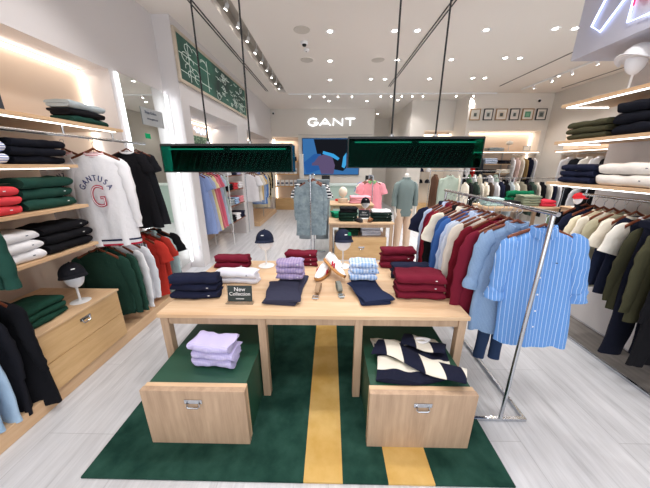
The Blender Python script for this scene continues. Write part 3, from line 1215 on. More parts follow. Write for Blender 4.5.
def collar_mesh(kind):
    key = ('col', kind)
    if key in _gm:
        return _gm[key]
    m_ = MB()
    if kind == 'rib':
        rings = []
        for j in range(25):
            b_ = 2 * PI * j / 24
            c = Vector((math.cos(b_) * .082, math.sin(b_) * .034, .004 - .022 * (1 if math.sin(b_) < 0 else .0) * -math.sin(b_)))
            rings.append([c + Vector((math.cos(b_) * math.cos(a) * .009, math.sin(b_) * math.cos(a) * .009, math.sin(a) * .014)) for a in [2 * PI * k / 8 for k in range(8)]])
        m_.loft(rings, False, False)
    else:
        rings = []
        for j in range(25):                      # standing band
            b_ = 2 * PI * j / 24
            c = Vector((math.cos(b_) * .078, math.sin(b_) * .034, .012 - .012 * max(0, -math.sin(b_))))
            rings.append([c + Vector((math.cos(b_) * o_ * .007, math.sin(b_) * o_ * .007, z_)) for o_, z_ in ((1, -.012), (1, .02), (-1, .02), (-1, -.012))])
        m_.loft(rings, False, False)
        for s in (-1, 1):                        # the two collar leaves
            m_.loft([[Vector((s * .088, -.005, .022)), Vector((s * .088, .0, .03)), Vector((s * .094, .01, .0)), Vector((s * .10, .0, -.012))],
                     [Vector((s * .07, -.044, .02)), Vector((s * .07, -.032, .024)), Vector((s * .075, -.036, -.02)), Vector((s * .078, -.05, -.024))],
                     [Vector((s * .02, -.052, .0)), Vector((s * .015, -.042, .004)), Vector((s * .03, -.044, -.045)), Vector((s * .036, -.056, -.05))]])
    me = m_.mesh('collar', 40, None)
    _gm[key] = me
    return me


def placket_mesh(L):
    key = ('pl', L)
    if key in _gm:
        return _gm[key]
    rings = []
    for i in range(12):
        z = -.025 - (L - .03) * i / 11
        y = -.036 - .012 * min(1, -z / .3)
        rings.append([Vector((-.014, y, z)), Vector((.014, y, z)), Vector((.014, y + .02, z)), Vector((-.014, y + .02, z))])
    me = MB().loft(rings).mesh('button_placket', 30, None)
    _gm[key] = me
    return me


def hanger_meshes():
    if 'hb' in _gm:
        return _gm['hb'], _gm['hh']
    rings = []
    for i in range(17):
        u = -1 + 2 * i / 16
        x = u * .19
        z = .012 - .085 * abs(u) ** 1.25 + .012 * math.exp(-(u / .12) ** 2)
        r = .008 + .004 * abs(u)
        rings.append([Vector((x, math.cos(a) * r * .9 - .012 * abs(u) ** 2, z + math.sin(a) * r * 1.3)) for a in [2 * PI * k / 8 for k in range(8)]])
    _gm['hb'] = MB().loft(rings).mesh('shoulder_bar', 60, HANGWOOD)
    pts = [(0, 0, .0), (0, 0, .078)]
    for k in range(9):
        a = R(-60 + k * 33)
        pts.append((.016 * math.sin(a) * -1 if False else .0 + .017 * math.cos(a), 0, .1 + .017 * math.sin(a)))
    _gm['hh'] = MB().tube(pts, .0022, 6).mesh('hook', True, CHROME)
    return _gm['hb'], _gm['hh']


STY = {'sweater': ('long', 'rib'), 'shirt': ('long', 'leaf'), 'rolled': ('rolled', 'leaf'), 'polo': ('short', 'leaf'), 'tee': ('short', 'rib'),
       'dress': ('short', 'rib'), 'coat': ('long', 'leaf'), 'vest': (None, 'rib'), 'jacket': ('long', 'leaf'), 'overshirt': ('long', 'leaf'), 'tall': ('long', 'rib')}
HOOK = .125


def garment(kind, loc, rz, mat, label, cat=None, group=None, trim=None, detail=True, seed=0, scale=1.0, hanger=None, hgroup=None, tilt=(0, 0), emblem=None, thin=1.0, xs=1.0, sleeves=None):
    """loc: the point on the rail the hook hangs from"""
    bk = 'shirt' if kind == 'rolled' else kind
    me, spec = body_mesh(bk, seed % 4)
    sl, cl = STY[kind]
    if sleeves:
        sl = 'short'
    name = {'rolled': 'shirt', 'tall': 'sweatshirt', 'tee': 't_shirt', 'polo': 'polo_shirt'}.get(kind, kind)
    dz = HOOK * scale
    t = empty('hanging_' + name, (loc[0], loc[1], loc[2] - dz), rz)
    t.rotation_euler = (tilt[0], tilt[1], rz)
    t.scale = (scale * xs, scale * thin, scale)
    put(me, 'torso', mat, t)
    if sl:
        for s in (-1, 1):
            put(sleeve_mesh(sl, seed % 4, s, spec[1]), 'sleeve', sleeves or mat, t)
    put(collar_mesh(cl), 'collar', trim or mat, t)
    if detail and cl == 'leaf':
        L = spec[0] * (.3 if kind == 'polo' else .97)
        pk = put(placket_mesh(L), 'button_placket', mat, t)
        if kind != 'polo' or detail:
            for k in range(3 if kind == 'polo' else 6):
                z = -.06 - k * (.05 if kind == 'polo' else .12)
                if -z < L:
                    put(btn_me, 'button', EW, pk, (0, -.0365 - .012 * min(1, -z / .3), z))
    if emblem:
        put(emb_me, 'emblem', emblem, t, (.09, -.053, -.2))
    tag(t, label, cat or name.replace('_', ' '), group)
    if not hanger:
        put(hanger_meshes()[1], 'hook', None, t)
    if hanger:
        hb, hh = hanger_meshes()
        h = empty('clothes_hanger', (loc[0], loc[1], loc[2] - dz + .004), rz)
        h.scale = (scale, scale, scale)
        put(hb, 'shoulder_bar', None, h, (0, 0, .012))
        put(hh, 'hook', None, h, (-.017, 0, 0) if False else (0, 0, 0))
        tag(h, hanger, 'hanger', hgroup)
    return t


btn_me = MB().lathe([(.006, 0), (.006, .003)], 10).xform(Matrix.Rotation(PI / 2, 4, 'X')).mesh('button', True, WHITE)


def row(items, x, z, y0, dy, where, end, rz=0, axis='y', detail=True, hangers=True, scale=1.0, seed=0, thin=.6):
    """a rail of garments; items: (kind, material, description, cat)"""
    rnd = random.Random(seed + 5)
    p = y0
    for i, it in enumerate(items):
        kind, mat, desc = it[:3]
        loc = (x, p, z) if axis == 'y' else (p, x, z)
        r = rz + rnd.uniform(-.09, .09)
        lab = '%s, %s from the %s %s' % (desc, ORD[i], end, where)
        garment(kind, loc, r, mat, lab, None, 'clothes ' + where, it[3] if len(it) > 3 else None, detail, seed + i, (it[5] if len(it) > 5 else 1) * scale * rnd.uniform(.97, 1.03),
                ('dark wooden hanger, %s from the %s %s' % (ORD[i], end, where)) if hangers else None, 'hangers ' + where, thin=thin, sleeves=it[4] if len(it) > 4 else None)
        p += dy if not isinstance(dy, (list, tuple)) else dy[i]


# ---- chrome rack at the right of the front table
RX, RZ, RY0, RY1 = 1.155, 1.41, 1.34, 2.62
t = empty('chrome_clothes_rack', (RX, RY0, 0))
L_ = RY1 - RY0
MB().tube([(0, 0, .02), (0, 0, RZ), ], .012, 12).build('upright', CHROME, t, True)
MB().tube([(0, L_, .02), (0, L_, RZ)], .012, 12).build('upright', CHROME, t, True)
MB().tube([(0, -.03, RZ), (0, L_ + .03, RZ)], .012, 12).build('top_rail', CHROME, t, True)
for s in (0, L_):
    MB().box(-.18, .17, s - .011, s + .011, .002, .026, bev=.003).build('base_bar', CHROME, t)
for s in (-.17, .16):
    MB().box(s - .01, s + .01, .0115, L_ - .0115, .002, .026, bev=.003).build('side_bar', CHROME, t)
tag(t, 'chrome freestanding clothes rack right of the front table', 'clothes rack')
BSTR = fabric('6896d4', 'pin', 'cfe0f6', 12)
CHM2 = fabric('7d98bb', 'pin', 'a9c0da', 30)
ITEMS = [
         ('sweater', MAROON, 'maroon sweater'), ('sweater', fabric('6a1424'), 'deep maroon cardigan'),
         ('sweater', fabric('ddd6ca'), 'off white knit sweater'), ('sweater', fabric('c3cdde'), 'pale grey blue sweater'),
         ('shirt', fabric('b9cbe8'), 'light blue shirt'), ('sweater', ROYAL, 'royal blue sweater'), ('sweater', fabric('2f5189'), 'mid blue sweater'),
         ('polo', CREAM, 'cream short sleeved polo'), ('shirt', BLACKF, 'black shirt'), ('sweater', fabric('8a1c2c'), 'dark red sweater'), ('shirt', MAROON, 'maroon shirt'),
         ('shirt', fabric('b4c5e2'), 'pale blue shirt'), ('polo', NAVY, 'navy polo')]
garment('rolled', (RX + .045, 1.43, RZ), R(-14), BSTR, 'blue shirt with white pinstripes, nearest on the chrome rack', group='clothes of the chrome rack', seed=1, scale=.9, xs=.84, tilt=(0, -.09), hanger='dark wooden hanger of the nearest blue striped shirt', emblem=EK, thin=.8)
garment('rolled', (RX - .03, 1.54, RZ), R(-14), CHM2, 'pale chambray shirt with rolled cuffs, second on the chrome rack', group='clothes of the chrome rack', seed=2, scale=.9, xs=.78, tilt=(0, -.02), hanger='dark wooden hanger of the pale chambray shirt', thin=.7)
row(ITEMS, RX, RZ, 1.66, [.085, .08, .07, .075, .075, .07, .07, .075, .075, .07, .07, .07, .07], 'of the chrome rack', 'near end', 0, seed=1, scale=1.0)


def jeans_mesh(key='jeans', L=.98):
    if key in _gm:
        return _gm[key]
    m_ = MB()
    for s in (-1, 1):
        rings = []
        for i in range(14):
            v = i / 13
            z = -L * v
            w = .098 - .02 * v if v > .25 else .1
            cx_ = s * (.095 + (.01 if v > .25 else 0))
            ring = []
            for k in range(16):
                a = 2 * PI * k / 16
                ring.append(Vector((cx_ + math.cos(a) * w * (1 + .03 * math.sin(z * 30)), math.sin(a) * .03 * (1 + .15 * math.sin(z * 25 + k)) + .008 * math.sin(z * 9 + s), z)))
            rings.append(ring)
        m_.loft(rings)
    me = m_.mesh(key, 60, None)
    _gm[key] = me
    return me


def pants(loc, rz, mat, label, scale=1.0, wide=1.0):
    t = empty('hanging_trousers', loc, rz)
    t.scale = (scale * wide, scale, scale)
    put(jeans_mesh(), 'trouser_legs', mat, t)
    MB().box(-.195, .195, -.034, .034, -.045, .004, bev=.008).build('waistband', mat, t)
    MB().tube([(0, 0, 0), (0, 0, .07), (.015, 0, .085), (0, 0, .1), (-.015, 0, .09)], .003, 6).build('clip_hook', CHROME, t)
    tag(t, label, 'trousers')
    return t


pants((RX - .0, 1.6, RZ - .13), 0, JEANS, 'dark denim jeans hanging behind the chambray shirt on chrome rack', 1.0, .5)

# ---- right partition: shelves, rail, cabinet-like base rails
for z, y1, lab in ((2.19, 2.9, 'highest oak shelf with a light strip on the right wall'), (1.85, 2.88, 'middle oak shelf with a light strip on the right wall'),
                   (1.455, 2.86, 'lowest oak shelf with a light strip on the right wall')):
    t = empty('wall_shelf', (2.3, 0, z))
    MB().box(0, .455, -1.6, y1, 0, .028, bev=.002).build('board', OAKY, t)
    s_ = MB()
    s_.box(.02, .030, -1.5, y1 - .04, -.008, 0)
    s_.box(.036, .42, y1 - .05, y1 - .04, -.008, 0)
    s_.build('light_strip', LEDW, t)
    tag(t, lab, 'shelf')
t = empty('wall_rail', (2.5, 0, 0))
MB().tube([(0, -1.0, 1.375), (0, 2.62, 1.375)], .012, 10).build('top_rail', CHROME, t, True)
for y in (-.9, 1.2, 2.6):
    MB().tube([(0, y, 1.375), (0, y, 1.454)], .008, 8).build('rail_bracket', CHROME, t, True)
tag(t, 'chrome clothes rail hung under the lowest right shelf', 'clothes rail')
for x, lab in ((2.38, 'chrome floor rail at the outer edge below the right wall'), (2.735, 'chrome floor rail against the right wall')):
    t = MB().box(x - .012, x + .012, -.8, 2.72, .002, .026, bev=.004).build('floor_rail', CHROME)
    tag(t, lab, 'rail')
t = MB().box(2.392, 2.723, -.8, 2.7, .001, .012).build('floor_shade', wood('shade_grey_floor', '6f6a66', '8a847f', (1.6, .2, 1)))  # darker panel stands for the shade on the floor between the rails
tag(t, 'grey brown panel painted as floor shade between the chrome rails at right', 'floor_shade')
RI = [('sweater', NAVYD, 'navy sweater'), ('sweater', NAVY, 'dark blue sweater'), ('sweater', CREAM, 'cream sweater'), ('sweater', fabric('ddd5bf'), 'cream cardigan'),
      ('shirt', fabric('b9b49a'), 'beige overshirt'), ('sweater', fabric('5c5c48'), 'grey olive sweater')]
RI.reverse()
row([('coat', BLACKF, 'long black coat'), ('jacket', OLIVE, 'olive jacket'), ('jacket', fabric('3d3c2c'), 'dark olive jacket')], 2.47, 1.375, 1.60, .13,
    'of the coats under the right shelves', 'near end', 0, seed=3)
row([('vest', fabric('1f2436'), 'navy vest, white sleeves', WHITEF, fabric('e9e4da')), ('vest', fabric('232a40'), 'navy vest, cream sleeves', CREAM, CREAM)], 2.47, 1.375, 2.0, .11, 'of the vests under the right shelves', 'near end', 0, seed=7)
row([('sweater', fabric('b8b298'), 'beige sweater'), ('sweater', CREAM, 'cream sweater'), ('sweater', fabric('e6dcc2'), 'ivory cardigan'), ('sweater', NAVY, 'navy sweater'), ('shirt', NAVYD, 'blue black shirt')],
    2.47, 1.375, 2.2, .085, 'of the knits under the right shelves', 'near end', 0, seed=11)
garment('sweater', (2.49, 1.45, 1.375), 0, CREAM, 'cream knit sweater at the right edge, nearest on the right rail', seed=2, hanger='dark wooden hanger of the nearest cream sweater at right', group='clothes under the right shelves')
garment('sweater', (2.49, 1.32, 1.375), 0, fabric('e6dfd0'), 'off white knit sweater cut off by the right picture edge', seed=1, hanger='dark wooden hanger cut off by the right picture edge', group='clothes under the right shelves')
pants((2.45, 1.83, 1.27), 0, fabric('171a28'), 'long dark trousers hanging low under the olive jackets', 1.13)

stack(2.42, 2.6, 1.88, .38, .2, .05, 3, OLIVE, 'olive folded sweater', 'on the middle right shelf', 'folded sweater', -PI / 2, 'folded_sweater', None, 1)
stack(2.44, 2.16, 1.88, .40, .24, .08, 3, NAVYD, 'navy folded sweater', 'on the middle right shelf', 'folded sweater', -PI / 2, 'folded_sweater', None, 2)
stack(2.42, 2.58, 1.485, .34, .2, .055, 3, NAVY, 'navy folded shirt', 'on the lowest right shelf', 'folded shirt', -PI / 2, 'folded_shirt', None, 3)
stack(2.44, 2.15, 1.485, .44, .24, .088, 2, fabric('e9e3dc'), 'cream folded hoodie', 'on the lowest right shelf', 'folded hoodie', -PI / 2, 'folded_hoodie', EK, 4)
stack(2.62, 2.55, 1.485, .24, .12, .075, 2, fabric('d8bfb4'), 'pinkish beige rolled scarf', 'behind the navy shirts at right', 'scarf', -PI / 2, 'rolled_scarf', None, 1)

# neon sign on the fascia (faces the aisle)
t = empty('neon_sign', (2.295, 2.25, 3.0))
NB = emit('neon_blue_white', 'b9ccff', 5.5)
NP = emit('neon_pink', 'ff3058', 3)
# world offsets: y along the wall (towards the camera is negative), z up
def nz(pts, mat, nm):
    MB().tube([(-.012, y, z) for y, z in pts], .0065, 8).build(nm, mat, t, True)


from_y = lambda a: a
nz([(.38, .2), (.44, -.04), (.51, -.19), (.41, -.27), (.27, -.12), (.12, .2)], NB, 'letter_outline')
nz([(.20, .2), (.19, -.30), (.05, -.31), (-.35, -.31), (-.35, .2)], NB, 'letter_outline')
for i, ch in enumerate('NOW'):
    o = text('letter', ch, .17, NP, (-.012, .14 - i * .12, -.15), (PI / 2, 0, -PI / 2), t, 1.0, .004)
tag(t, 'blue white and pink neon sign on the fascia at top right', 'neon sign')

# ---- left unit
LED_S = emit('shelf_led', 'fff4e6', 4.5)
for z, y1, lab in ((1.945, 2.6, 'highest and longest oak shelf with light strip on left wall'), (1.63, 2.06, 'second highest oak shelf on the left wall with light strip'),
                   (1.325, 2.06, 'oak shelf on the left wall holding the green sweaters'), (1.01, 2.06, 'lowest oak shelf on the left wall holding white shirts')):
    t = empty('wall_shelf', (-2.648, 0, z))
    MB().box(0, .7 if z > 1.9 else .69, .2, y1, 0, .024, bev=.002).build('board', OAKY, t)
    if z > 1.5:
        MB().box(.64, .655, .3, y1 - .04, -.008, 0).build('light_strip', LED_S, t)
    MB().box(.0, .012, .2, y1, -.03, 0).build('wall_bracket', STEEL, t)
    tag(t, lab, 'shelf')
t = empty('wall_rail', (-2.04, 0, 0))
MB().tube([(0, .2, 1.87), (0, 3.0, 1.87)], .012, 10).build('top_rail', CHROME, t, True)
for y in (1.0, 2.1, 2.57):
    MB().tube([(0, y, 1.87), (0, y, 1.944)], .008, 8).build('rail_bracket', CHROME, t, True)
tag(t, 'upper chrome rail under the highest left shelf', 'clothes rail')
t = empty('wall_rail', (-2.15, 0, 0))
MB().tube([(0, 2.1, 1.0), (0, 3.07, 1.0)], .012, 10).build('top_rail', CHROME, t, True)
for y in (2.12, 3.03):
    MB().tube([(0, y, 1.0), (-.49, y, 1.0)], .008, 8).build('rail_bracket', CHROME, t, True)
tag(t, 'lower chrome rail behind the left oak cabinet', 'clothes rail')
t = empty('wall_rail', (-2.1, 0, 0))
MB().tube([(0, .1, .965), (0, 1.42, .965)], .012, 10).build('top_rail', CHROME, t, True)
for y in (.12, 1.40):
    MB().tube([(0, y, .965), (-.54, y, .965)], .008, 8).build('rail_bracket', CHROME, t, True)
tag(t, 'chrome rail with dark cardigan and jeans at left edge', 'clothes rail')

LI = [('sweater', fabric('223f35'), 'dark green sweater'), ('sweater', fabric('2a4a3e'), 'bottle green sweater'), ('sweater', WHITEF, 'white sweater'), ('sweater', fabric('e2e4ea'), 'off white sweater'),
      ('vest', fabric('bfc3cc', 'check', '50566a', 12), 'grey checked vest', None, None, .85), ('polo', RED, 'red polo'), ('tee', fabric('b23a30'), 'brick red t-shirt'),
      ('shirt', fabric('a9c2c4'), 'light teal shirt'), ('polo', BLACKF, 'black polo')]
row(LI, -2.14, 1.0, 2.22, .1, 'of the lower left rail', 'near end', 0, seed=21, scale=1.0)

# front-facing varsity sweatshirts on the upper rail
NVT = fabric('262b48')


def varsity(loc, rz, lab, hl, scale, full=True):
    g = garment('tall', loc, rz, WHITEF, lab, 'sweatshirt', None, fabric('ffffff', 'stripe', 'b8243c', 26, axis='z'), True, 2, scale, hl, xs=.84)
    L = .80
    for k, (z, m__) in enumerate(((-.742, NVT), (-.765, WHITEF), (-.785, fabric('b8243c')))):
        rings = []
        for zz in (z, z - .016):
            rings.append([Vector((sup(a)[0] * .262, sup(a)[1] * .058, zz)) for a in [2 * PI * q / 36 for q in range(36)]])
        MB().loft(rings, False, False).build('hem_band', m__, g, 60)
    G = fabric('a83048')
    text('letter', 'G', .27, G, (.0, -.084, -.36), (PI / 2, 0, 0), g, .72, .003)
    text('letter', 'G', .27, WHITEF, (.0, -.0885, -.36), (PI / 2, 0, 0), g, .72, .002, -.009)
    word = 'ARCTAGE' if False else 'GARMENTS'
    word = 'VARSITY'
    word = 'HERITAGE'
    for i, ch in enumerate('GANTUSA'):
        a = R(62 - i * 20.6)
        o = text('letter', ch, .07, fabric('3d4270'), (-math.sin(a) * .135, -.08, -.335 + math.cos(a) * .135), (PI / 2, 0, 0), g, .8, .003)
        o.rotation_euler = (PI / 2, -a, 0)
    return g


varsity((-2.0, 2.28, 1.868), R(12), 'white sweatshirt with large red letter G and striped hem', 'wooden hanger of the white sweatshirt with the letter G', 1.0)
varsity((-2.33, 2.36, 1.868), R(5), 'white sweatshirt mostly hidden behind the letter G sweatshirt at its left', 'wooden hanger of the sweatshirt behind the letter G one', .95)
garment('dress', (-2.03, 2.70, 1.868), R(12), BLACKF, 'long black zip dress hanging behind the white sweatshirt', 'dress', None, EW, True, 1, .74, 'wooden hanger of the black dress by the mirror')
garment('dress', (-2.05, 2.86, 1.868), R(6), fabric('1e1f24'), 'black short dress next to the mirror', 'dress', None, None, True, 3, .74, 'wooden hanger of the dress next to the mirror')
garment('sweater', (-2.08, 1.30, 1.868), R(-4), TEALF, 'green sweater cut off by the left picture edge', 'sweater', None, None, True, 1, 1.15, 'wooden hanger of the green sweater at left edge')

# left foreground rail
garment('coat', (-2.12, 1.37, .965), 0, fabric('15161b'), 'long black cardigan at the left edge beside the cabinet', 'cardigan', None, None, True, 2, .82, 'wooden hanger of the long black cardigan')
garment('coat', (-2.16, 1.28, .965), 0, fabric('1a1b22'), 'black coat behind the jeans at the left edge', 'coat', None, None, True, 0, .8, 'wooden hanger of the black coat at left edge')
pants((-2.07, 1.2, .83), 0, PJEANS, 'light blue jeans hanging beside the black coat at left', .74, 1.0)
pants((-2.07, 1.12, .83), 0, fabric('97b4cf'), 'faded blue jeans nearest the camera at the left edge', .72, 1.0)

# left oak cabinet
t = empty('cabinet', (-2.28, 1.74, .116))
MB().box(-.34, .335, -.335, .335, .0, .445, bev=.002).build('carcass', OAKD, t)
MB().box(-.35, .365, -.345, .345, .445, .462, bev=.002).build('top_board', OAKY, t)
d1 = MB().box(.336, .356, -.333, .333, .225, .443, bev=.002).build('drawer', OAKH, t)
d2 = MB().box(.336, .356, -.333, .333, .004, .221, bev=.002).build('drawer', OAKH, t)
h = handle(d1, .357, -.0, .385, 1.0)
h.rotation_euler.z = PI / 2
tag(t, 'oak two drawer cabinet on the platform at left', 'cabinet')
CT = .116 + .463
stack(-2.12, 1.56, CT, .30, .24, .045, 3, fabric('1c4034'), 'dark green folded trousers', 'on the left oak cabinet', 'folded trousers', PI / 2, 'folded_trousers', None, 2)

# shelf stacks at left
BSTRIPE = fabric('f1f2f6', 'stripe', '7f8fc0', 16, axis='x')
stack(-2.10, 2.33, 1.97, .32, .2, .052, 3, None, 'folded trousers', 'on the highest left shelf', 'folded trousers', PI / 2, 'folded_trousers', None, 1,
      mats=[fabric('1a3c34'), BLACKF, fabric('a6b0b4')])
stack(-2.09, 1.84, 1.655, .34, .22, .052, 3, NAVYD, 'dark navy folded sweater', 'on the second left shelf', 'folded sweater', PI / 2, 'folded_sweater', None, 2)
stack(-2.09, 1.47, 1.655, .33, .22, .068, 3, fabric('eef0f6', 'stripe', '8a98c6', 22, axis='z'), 'blue striped white folded shirt', 'on the second left shelf', 'folded shirt', PI / 2, 'folded_shirt', None, 3)
stack(-2.09, 1.84, 1.35, .35, .18, .07, 3, TEALF, 'green folded sweater', 'on the third left shelf', 'folded sweater', PI / 2, 'folded_sweater', EW, 1)
stack(-2.09, 1.46, 1.35, .34, .22, .055, 3, CORAL, 'coral red folded sweater', 'on the third left shelf', 'folded sweater', PI / 2, 'folded_sweater', EW, 2)
stack(-2.09, 1.87, 1.035, .34, .22, .065, 3, BLACKF, 'black folded sweater', 'on the fourth left shelf', 'folded sweater', PI / 2, 'folded_sweater', EW, 3)
stack(-2.09, 1.50, 1.035, .34, .22, .065, 3, WHITEF, 'white folded shirt', 'on the fourth left shelf', 'folded shirt', PI / 2, 'folded_shirt', EK, 4)
t = empty('display_board', (-2.3, 1.72, 1.97), R(-80))
MB().box(-.2, .2, -.008, .008, 0, .27, rot=None).build('panel', plain('2c333c', .5), t)
text('lettering', 'GANT', .06, EW, (.08, -.010, .12), (PI / 2, 0, 0), t, 1.2, .001)
t.rotation_euler = (R(0), 0, R(60))
tag(t, 'dark slate display board on the highest left shelf', 'sign')

# ---- mirror on left wall
t = empty('wall_mirror', (-2.33, 3.17, .12))
MB().box(.02, .032, 0, .80, 0, 2.49).build('glass', MIRROR, t)
MB().box(.002, .02,   .02, .78, .02, 2.47).build('backing', plain('9a9a9a', .6), t)
for y in (-.014, .812):
    MB().box(.004, .016, y, y + .006, 0, 2.49).build('edge_light', emit('mirror_edge_led', 'f6f8ff', 11), t)
tag(t, 'tall mirror with glowing edges beside the left pier', 'mirror')
t = empty('hanging_notice', (-2.295, 3.42, 2.13))
MB().box(0, .003, 0, .42, 0, .2).build('panel', plain('a8acae', .5), t)
text('lettering', 'Shop Online', .045, EK, (.006, .17, .15), (PI / 2, 0, PI / 2), t, 1, .0005)
text('lettering', 'www.gant.com', .036, EK, (.006, .19, .08), (PI / 2, 0, PI / 2), t, 1, .0005)
tag(t, 'grey notice reading Shop Online on the tall mirror', 'sign')
t = MB().box(-2.303, -2.297, 3.42, 3.52, 1.97, 2.03).build('exit_sign_reflection', emit('exit_reflection_green', '1f9a62', .9))  # reflected exit sign, put on the glass as a glowing plate
tag(t, 'small green exit sign reflection put on the tall mirror', 'sign')
# added glowing strip for the mirror edge light on the pier
t = empty('pier_streak', (-2.29, 4.012, .02))
MB().box(-.008, .008, -.006, 0, .1, 2.55).build('light_strip', emit('pier_streak_white', 'f2f6ff', 4), t)
area('pier_fill', (-2.2, 3.93, 1.35), (.05, 2.4), 1.6, (R(90), 0, 0), (.93, .96, 1))  # added lamp, brightens the pier face beside the mirror edge
MB().box(-.02, .02, -.003, .004, .08, 2.57).build('streak_backing', WHITE, t)
tag(t, 'vertical white glow streak added on the left pier', 'light')
t = empty('wall_socket', (-2.25, 4.016, .32))
for k in (-.07, .07):
    MB().box(k - .04, k + .04, -.006, 0, 0, .05, bev=.002).build('socket_plate', plain('c8ccd4', .4), t)
tag(t, 'pair of small wall sockets low on the left pier', 'socket')

# ---- chalkboard artwork on the left wall
BY0, BY1, BZ0, BZ1 = 4.06, 7.0, 2.8, 3.36
t = empty('chalkboard', (-2.095, BY0, BZ0))
W_, H_ = BY1 - BY0, BZ1 - BZ0
m, nt, b = base_mat('chalkboard_green', .6)
mp = coords(nt)
n = noise(nt, mp, 1.6, 3)
rp = ramp(nt, n.outputs['Fac'], [(.35, lin('243e3a')), (.65, lin('3c7866'))])
nt.links.new(rp.outputs[0], b.inputs['Base Color'])
MB().box(0, .02, 0, W_, 0, H_).build('board', m, t)
fr = MB()
fr.box(0, .035, -.04, 0, -.04, H_ + .04).box(0, .035, W_, W_ + .04, -.04, H_ + .04).box(0, .035, 0, W_, -.04, 0).box(0, .035, 0, W_, H_, H_ + .04)
fr.build('frame', wood('pale_frame', 'b8aa98', 'd0c4b2'), t)
CK = plain('dfeee6', .8, key='chalk_white')
rnd = random.Random(4)
ch = MB()


def chalk(pts, r=.006):
    ch.tube([(.022, y, z) for y, z in pts], r, 4, True)


for z in (.12, .34):
    chalk([(.04, z), (1.0, z)])
chalk([(.3, .03), (.3, .53)])
chalk([(.62, .03), (.62, .53)])
chalk([(.9, .05), (.9, .5)])
for k in range(11):
    cy_, cz_ = .15 + rnd.random() * .8, .08 + rnd.random() * .4
    chalk([(cy_ + .11 * math.cos(a), cz_ + .06 * math.sin(a)) for a in [R(20 * q) for q in range(rnd.randint(6, 16))]])
for k in range(62):
    cy_, cz_ = 1.15 + rnd.random() * 1.65, .05 + rnd.random() * .45
    if rnd.random() < .4:
        s_ = .03 + rnd.random() * .06
        chalk([(cy_ + s_ * math.cos(R(30 * q)), cz_ + s_ * .7 * math.sin(R(30 * q))) for q in range(13)], .005)
    else:
        chalk([(cy_ + q * .03, cz_ + rnd.uniform(-.02, .02)) for q in range(rnd.randint(4, 9))], .005)
ch.build('chalk_drawing', CK, t)
tag(t, 'long green chalkboard with white chalk drawings high on left wall', 'chalkboard')

# ---- left far bay: neon script, green tiles, gondola, racks
t = empty('neon_script', (-2.74, 4.95, 2.34))
SC = emit('script_blue', 'b9d4ff', 3.2)
for i, wd in enumerate(('Shop', 'Gant')):
    pts = []
    for q in range(34):
        a = q * .62
        pts.append((.012, .0 + i * .62 + q * .016 + .012 * math.cos(a), .055 * math.sin(a) * (1.3 if q % 9 == 0 else .8)))
    MB().tube(pts, .009, 6).build('script_line', SC, t, True)
tag(t, 'pale blue neon handwriting in the left far niche', 'neon sign')
m, nt, b = base_mat('green_patterned_tiles', .35)
mp = coords(nt)
v = nt.nodes.new('ShaderNodeTexVoronoi')
v.inputs['Scale'].default_value = 26
nt.links.new(mp.outputs[0], v.inputs['Vector'])
rp = ramp(nt, v.outputs['Distance'], [(.2, lin('c3d8c0')), (.35, lin('4f7a5c')), (.7, lin('3a6148'))])
nt.links.new(rp.outputs[0], b.inputs['Base Color'])
t = MB().box(-2.745, -2.725, 4.3, 6.22, 1.75, 2.22).build('tile_panel', m)
tag(t, 'green patterned tile panel in the left far niche', 'tile panel')

t = empty('clothes_rail', (-2.3, 4.3, 0))
MB().tube([(0, 0, 1.62), (0, 1.0, 1.62)], .012, 10).build('top_rail', CHROME, t, True)
for y in (.03, .97):
    MB().tube([(0, y, 1.62), (-.44, y, 1.62)], .009, 8).build('rail_bracket', CHROME, t, True)
tag(t, 'chrome rail of coloured dresses in the left far niche', 'clothes rail')
row([('dress', fabric('8ea2d2'), 'periwinkle dress'), ('dress', fabric('a7b4d8'), 'pale blue dress'), ('dress', YELLOW, 'cream yellow dress'), ('dress', fabric('e08494'), 'rose pink dress'), ('dress', fabric('d76a80'), 'deep pink dress'),
     ('dress', fabric('b8c8dc'), 'ice blue dress'), ('dress', fabric('93a8a4', 'stripe', 'd8e0dc', 14), 'grey striped dress')],
    -2.28, 1.62, 4.42, .13, 'of the left far rail', 'near end', R(8), detail=False, seed=31, scale=.95)

# slim shelving with small stacks
t = empty('shelf_unit', (-2.25, 5.6, 0))
for y in (-.3, .62):
    for x in (-.2, .2):
        MB().tube([(x, y, 0), (x, y, 1.6)], .01, 8).build('post', WHITE, t, True)
for z in (.45, .8, 1.12, 1.42):
    MB().box(-.2, .2, -.3, .62, z, z + .02).build('shelf_board', wood('dark_shelf', '7a4a34', '946048'), t)
tag(t, 'slim white framed shelf unit with dark shelves in left bay', 'shelf unit')
pal = [(BLACKF, 'black'), (WHITEF, 'white'), (PINK, 'pink'), (SKY, 'light blue'), (CORAL, 'coral'), (NAVY, 'navy'), (GREYF, 'grey'), (LILAC, 'lilac')]
lv = {.47: (0, 1, 5), .82: (6, 3, 2), 1.14: (0, 4, 1), 1.44: (1, 5, 7)}
nm_ = {.47: 'lowest shelf', .82: 'second shelf', 1.14: 'third shelf', 1.44: 'top shelf'}
for z, cs in lv.items():
    for k, c_ in enumerate(cs):
        stack(-2.2, 5.45 + k * .3, z, .25, .3, .045, 3, pal[c_][0], 'small %s folded tee' % pal[c_][1], 'on %s in left bay' % nm_[z], 'folded t-shirt', PI / 2, 'folded_tee', None, k)
t = empty('clothes_rail', (-2.05, 6.4, 0))
MB().tube([(0, 0, 1.55), (0, 1.5, 1.55)], .012, 10).build('top_rail', CHROME, t, True)
for y in (0.0, 1.5):
    MB().tube([(0, y, .001), (0, y, 1.55)], .01, 8).build('upright', CHROME, t, True)
tag(t, 'tall chrome rail in front of the second left pier', 'clothes rail')
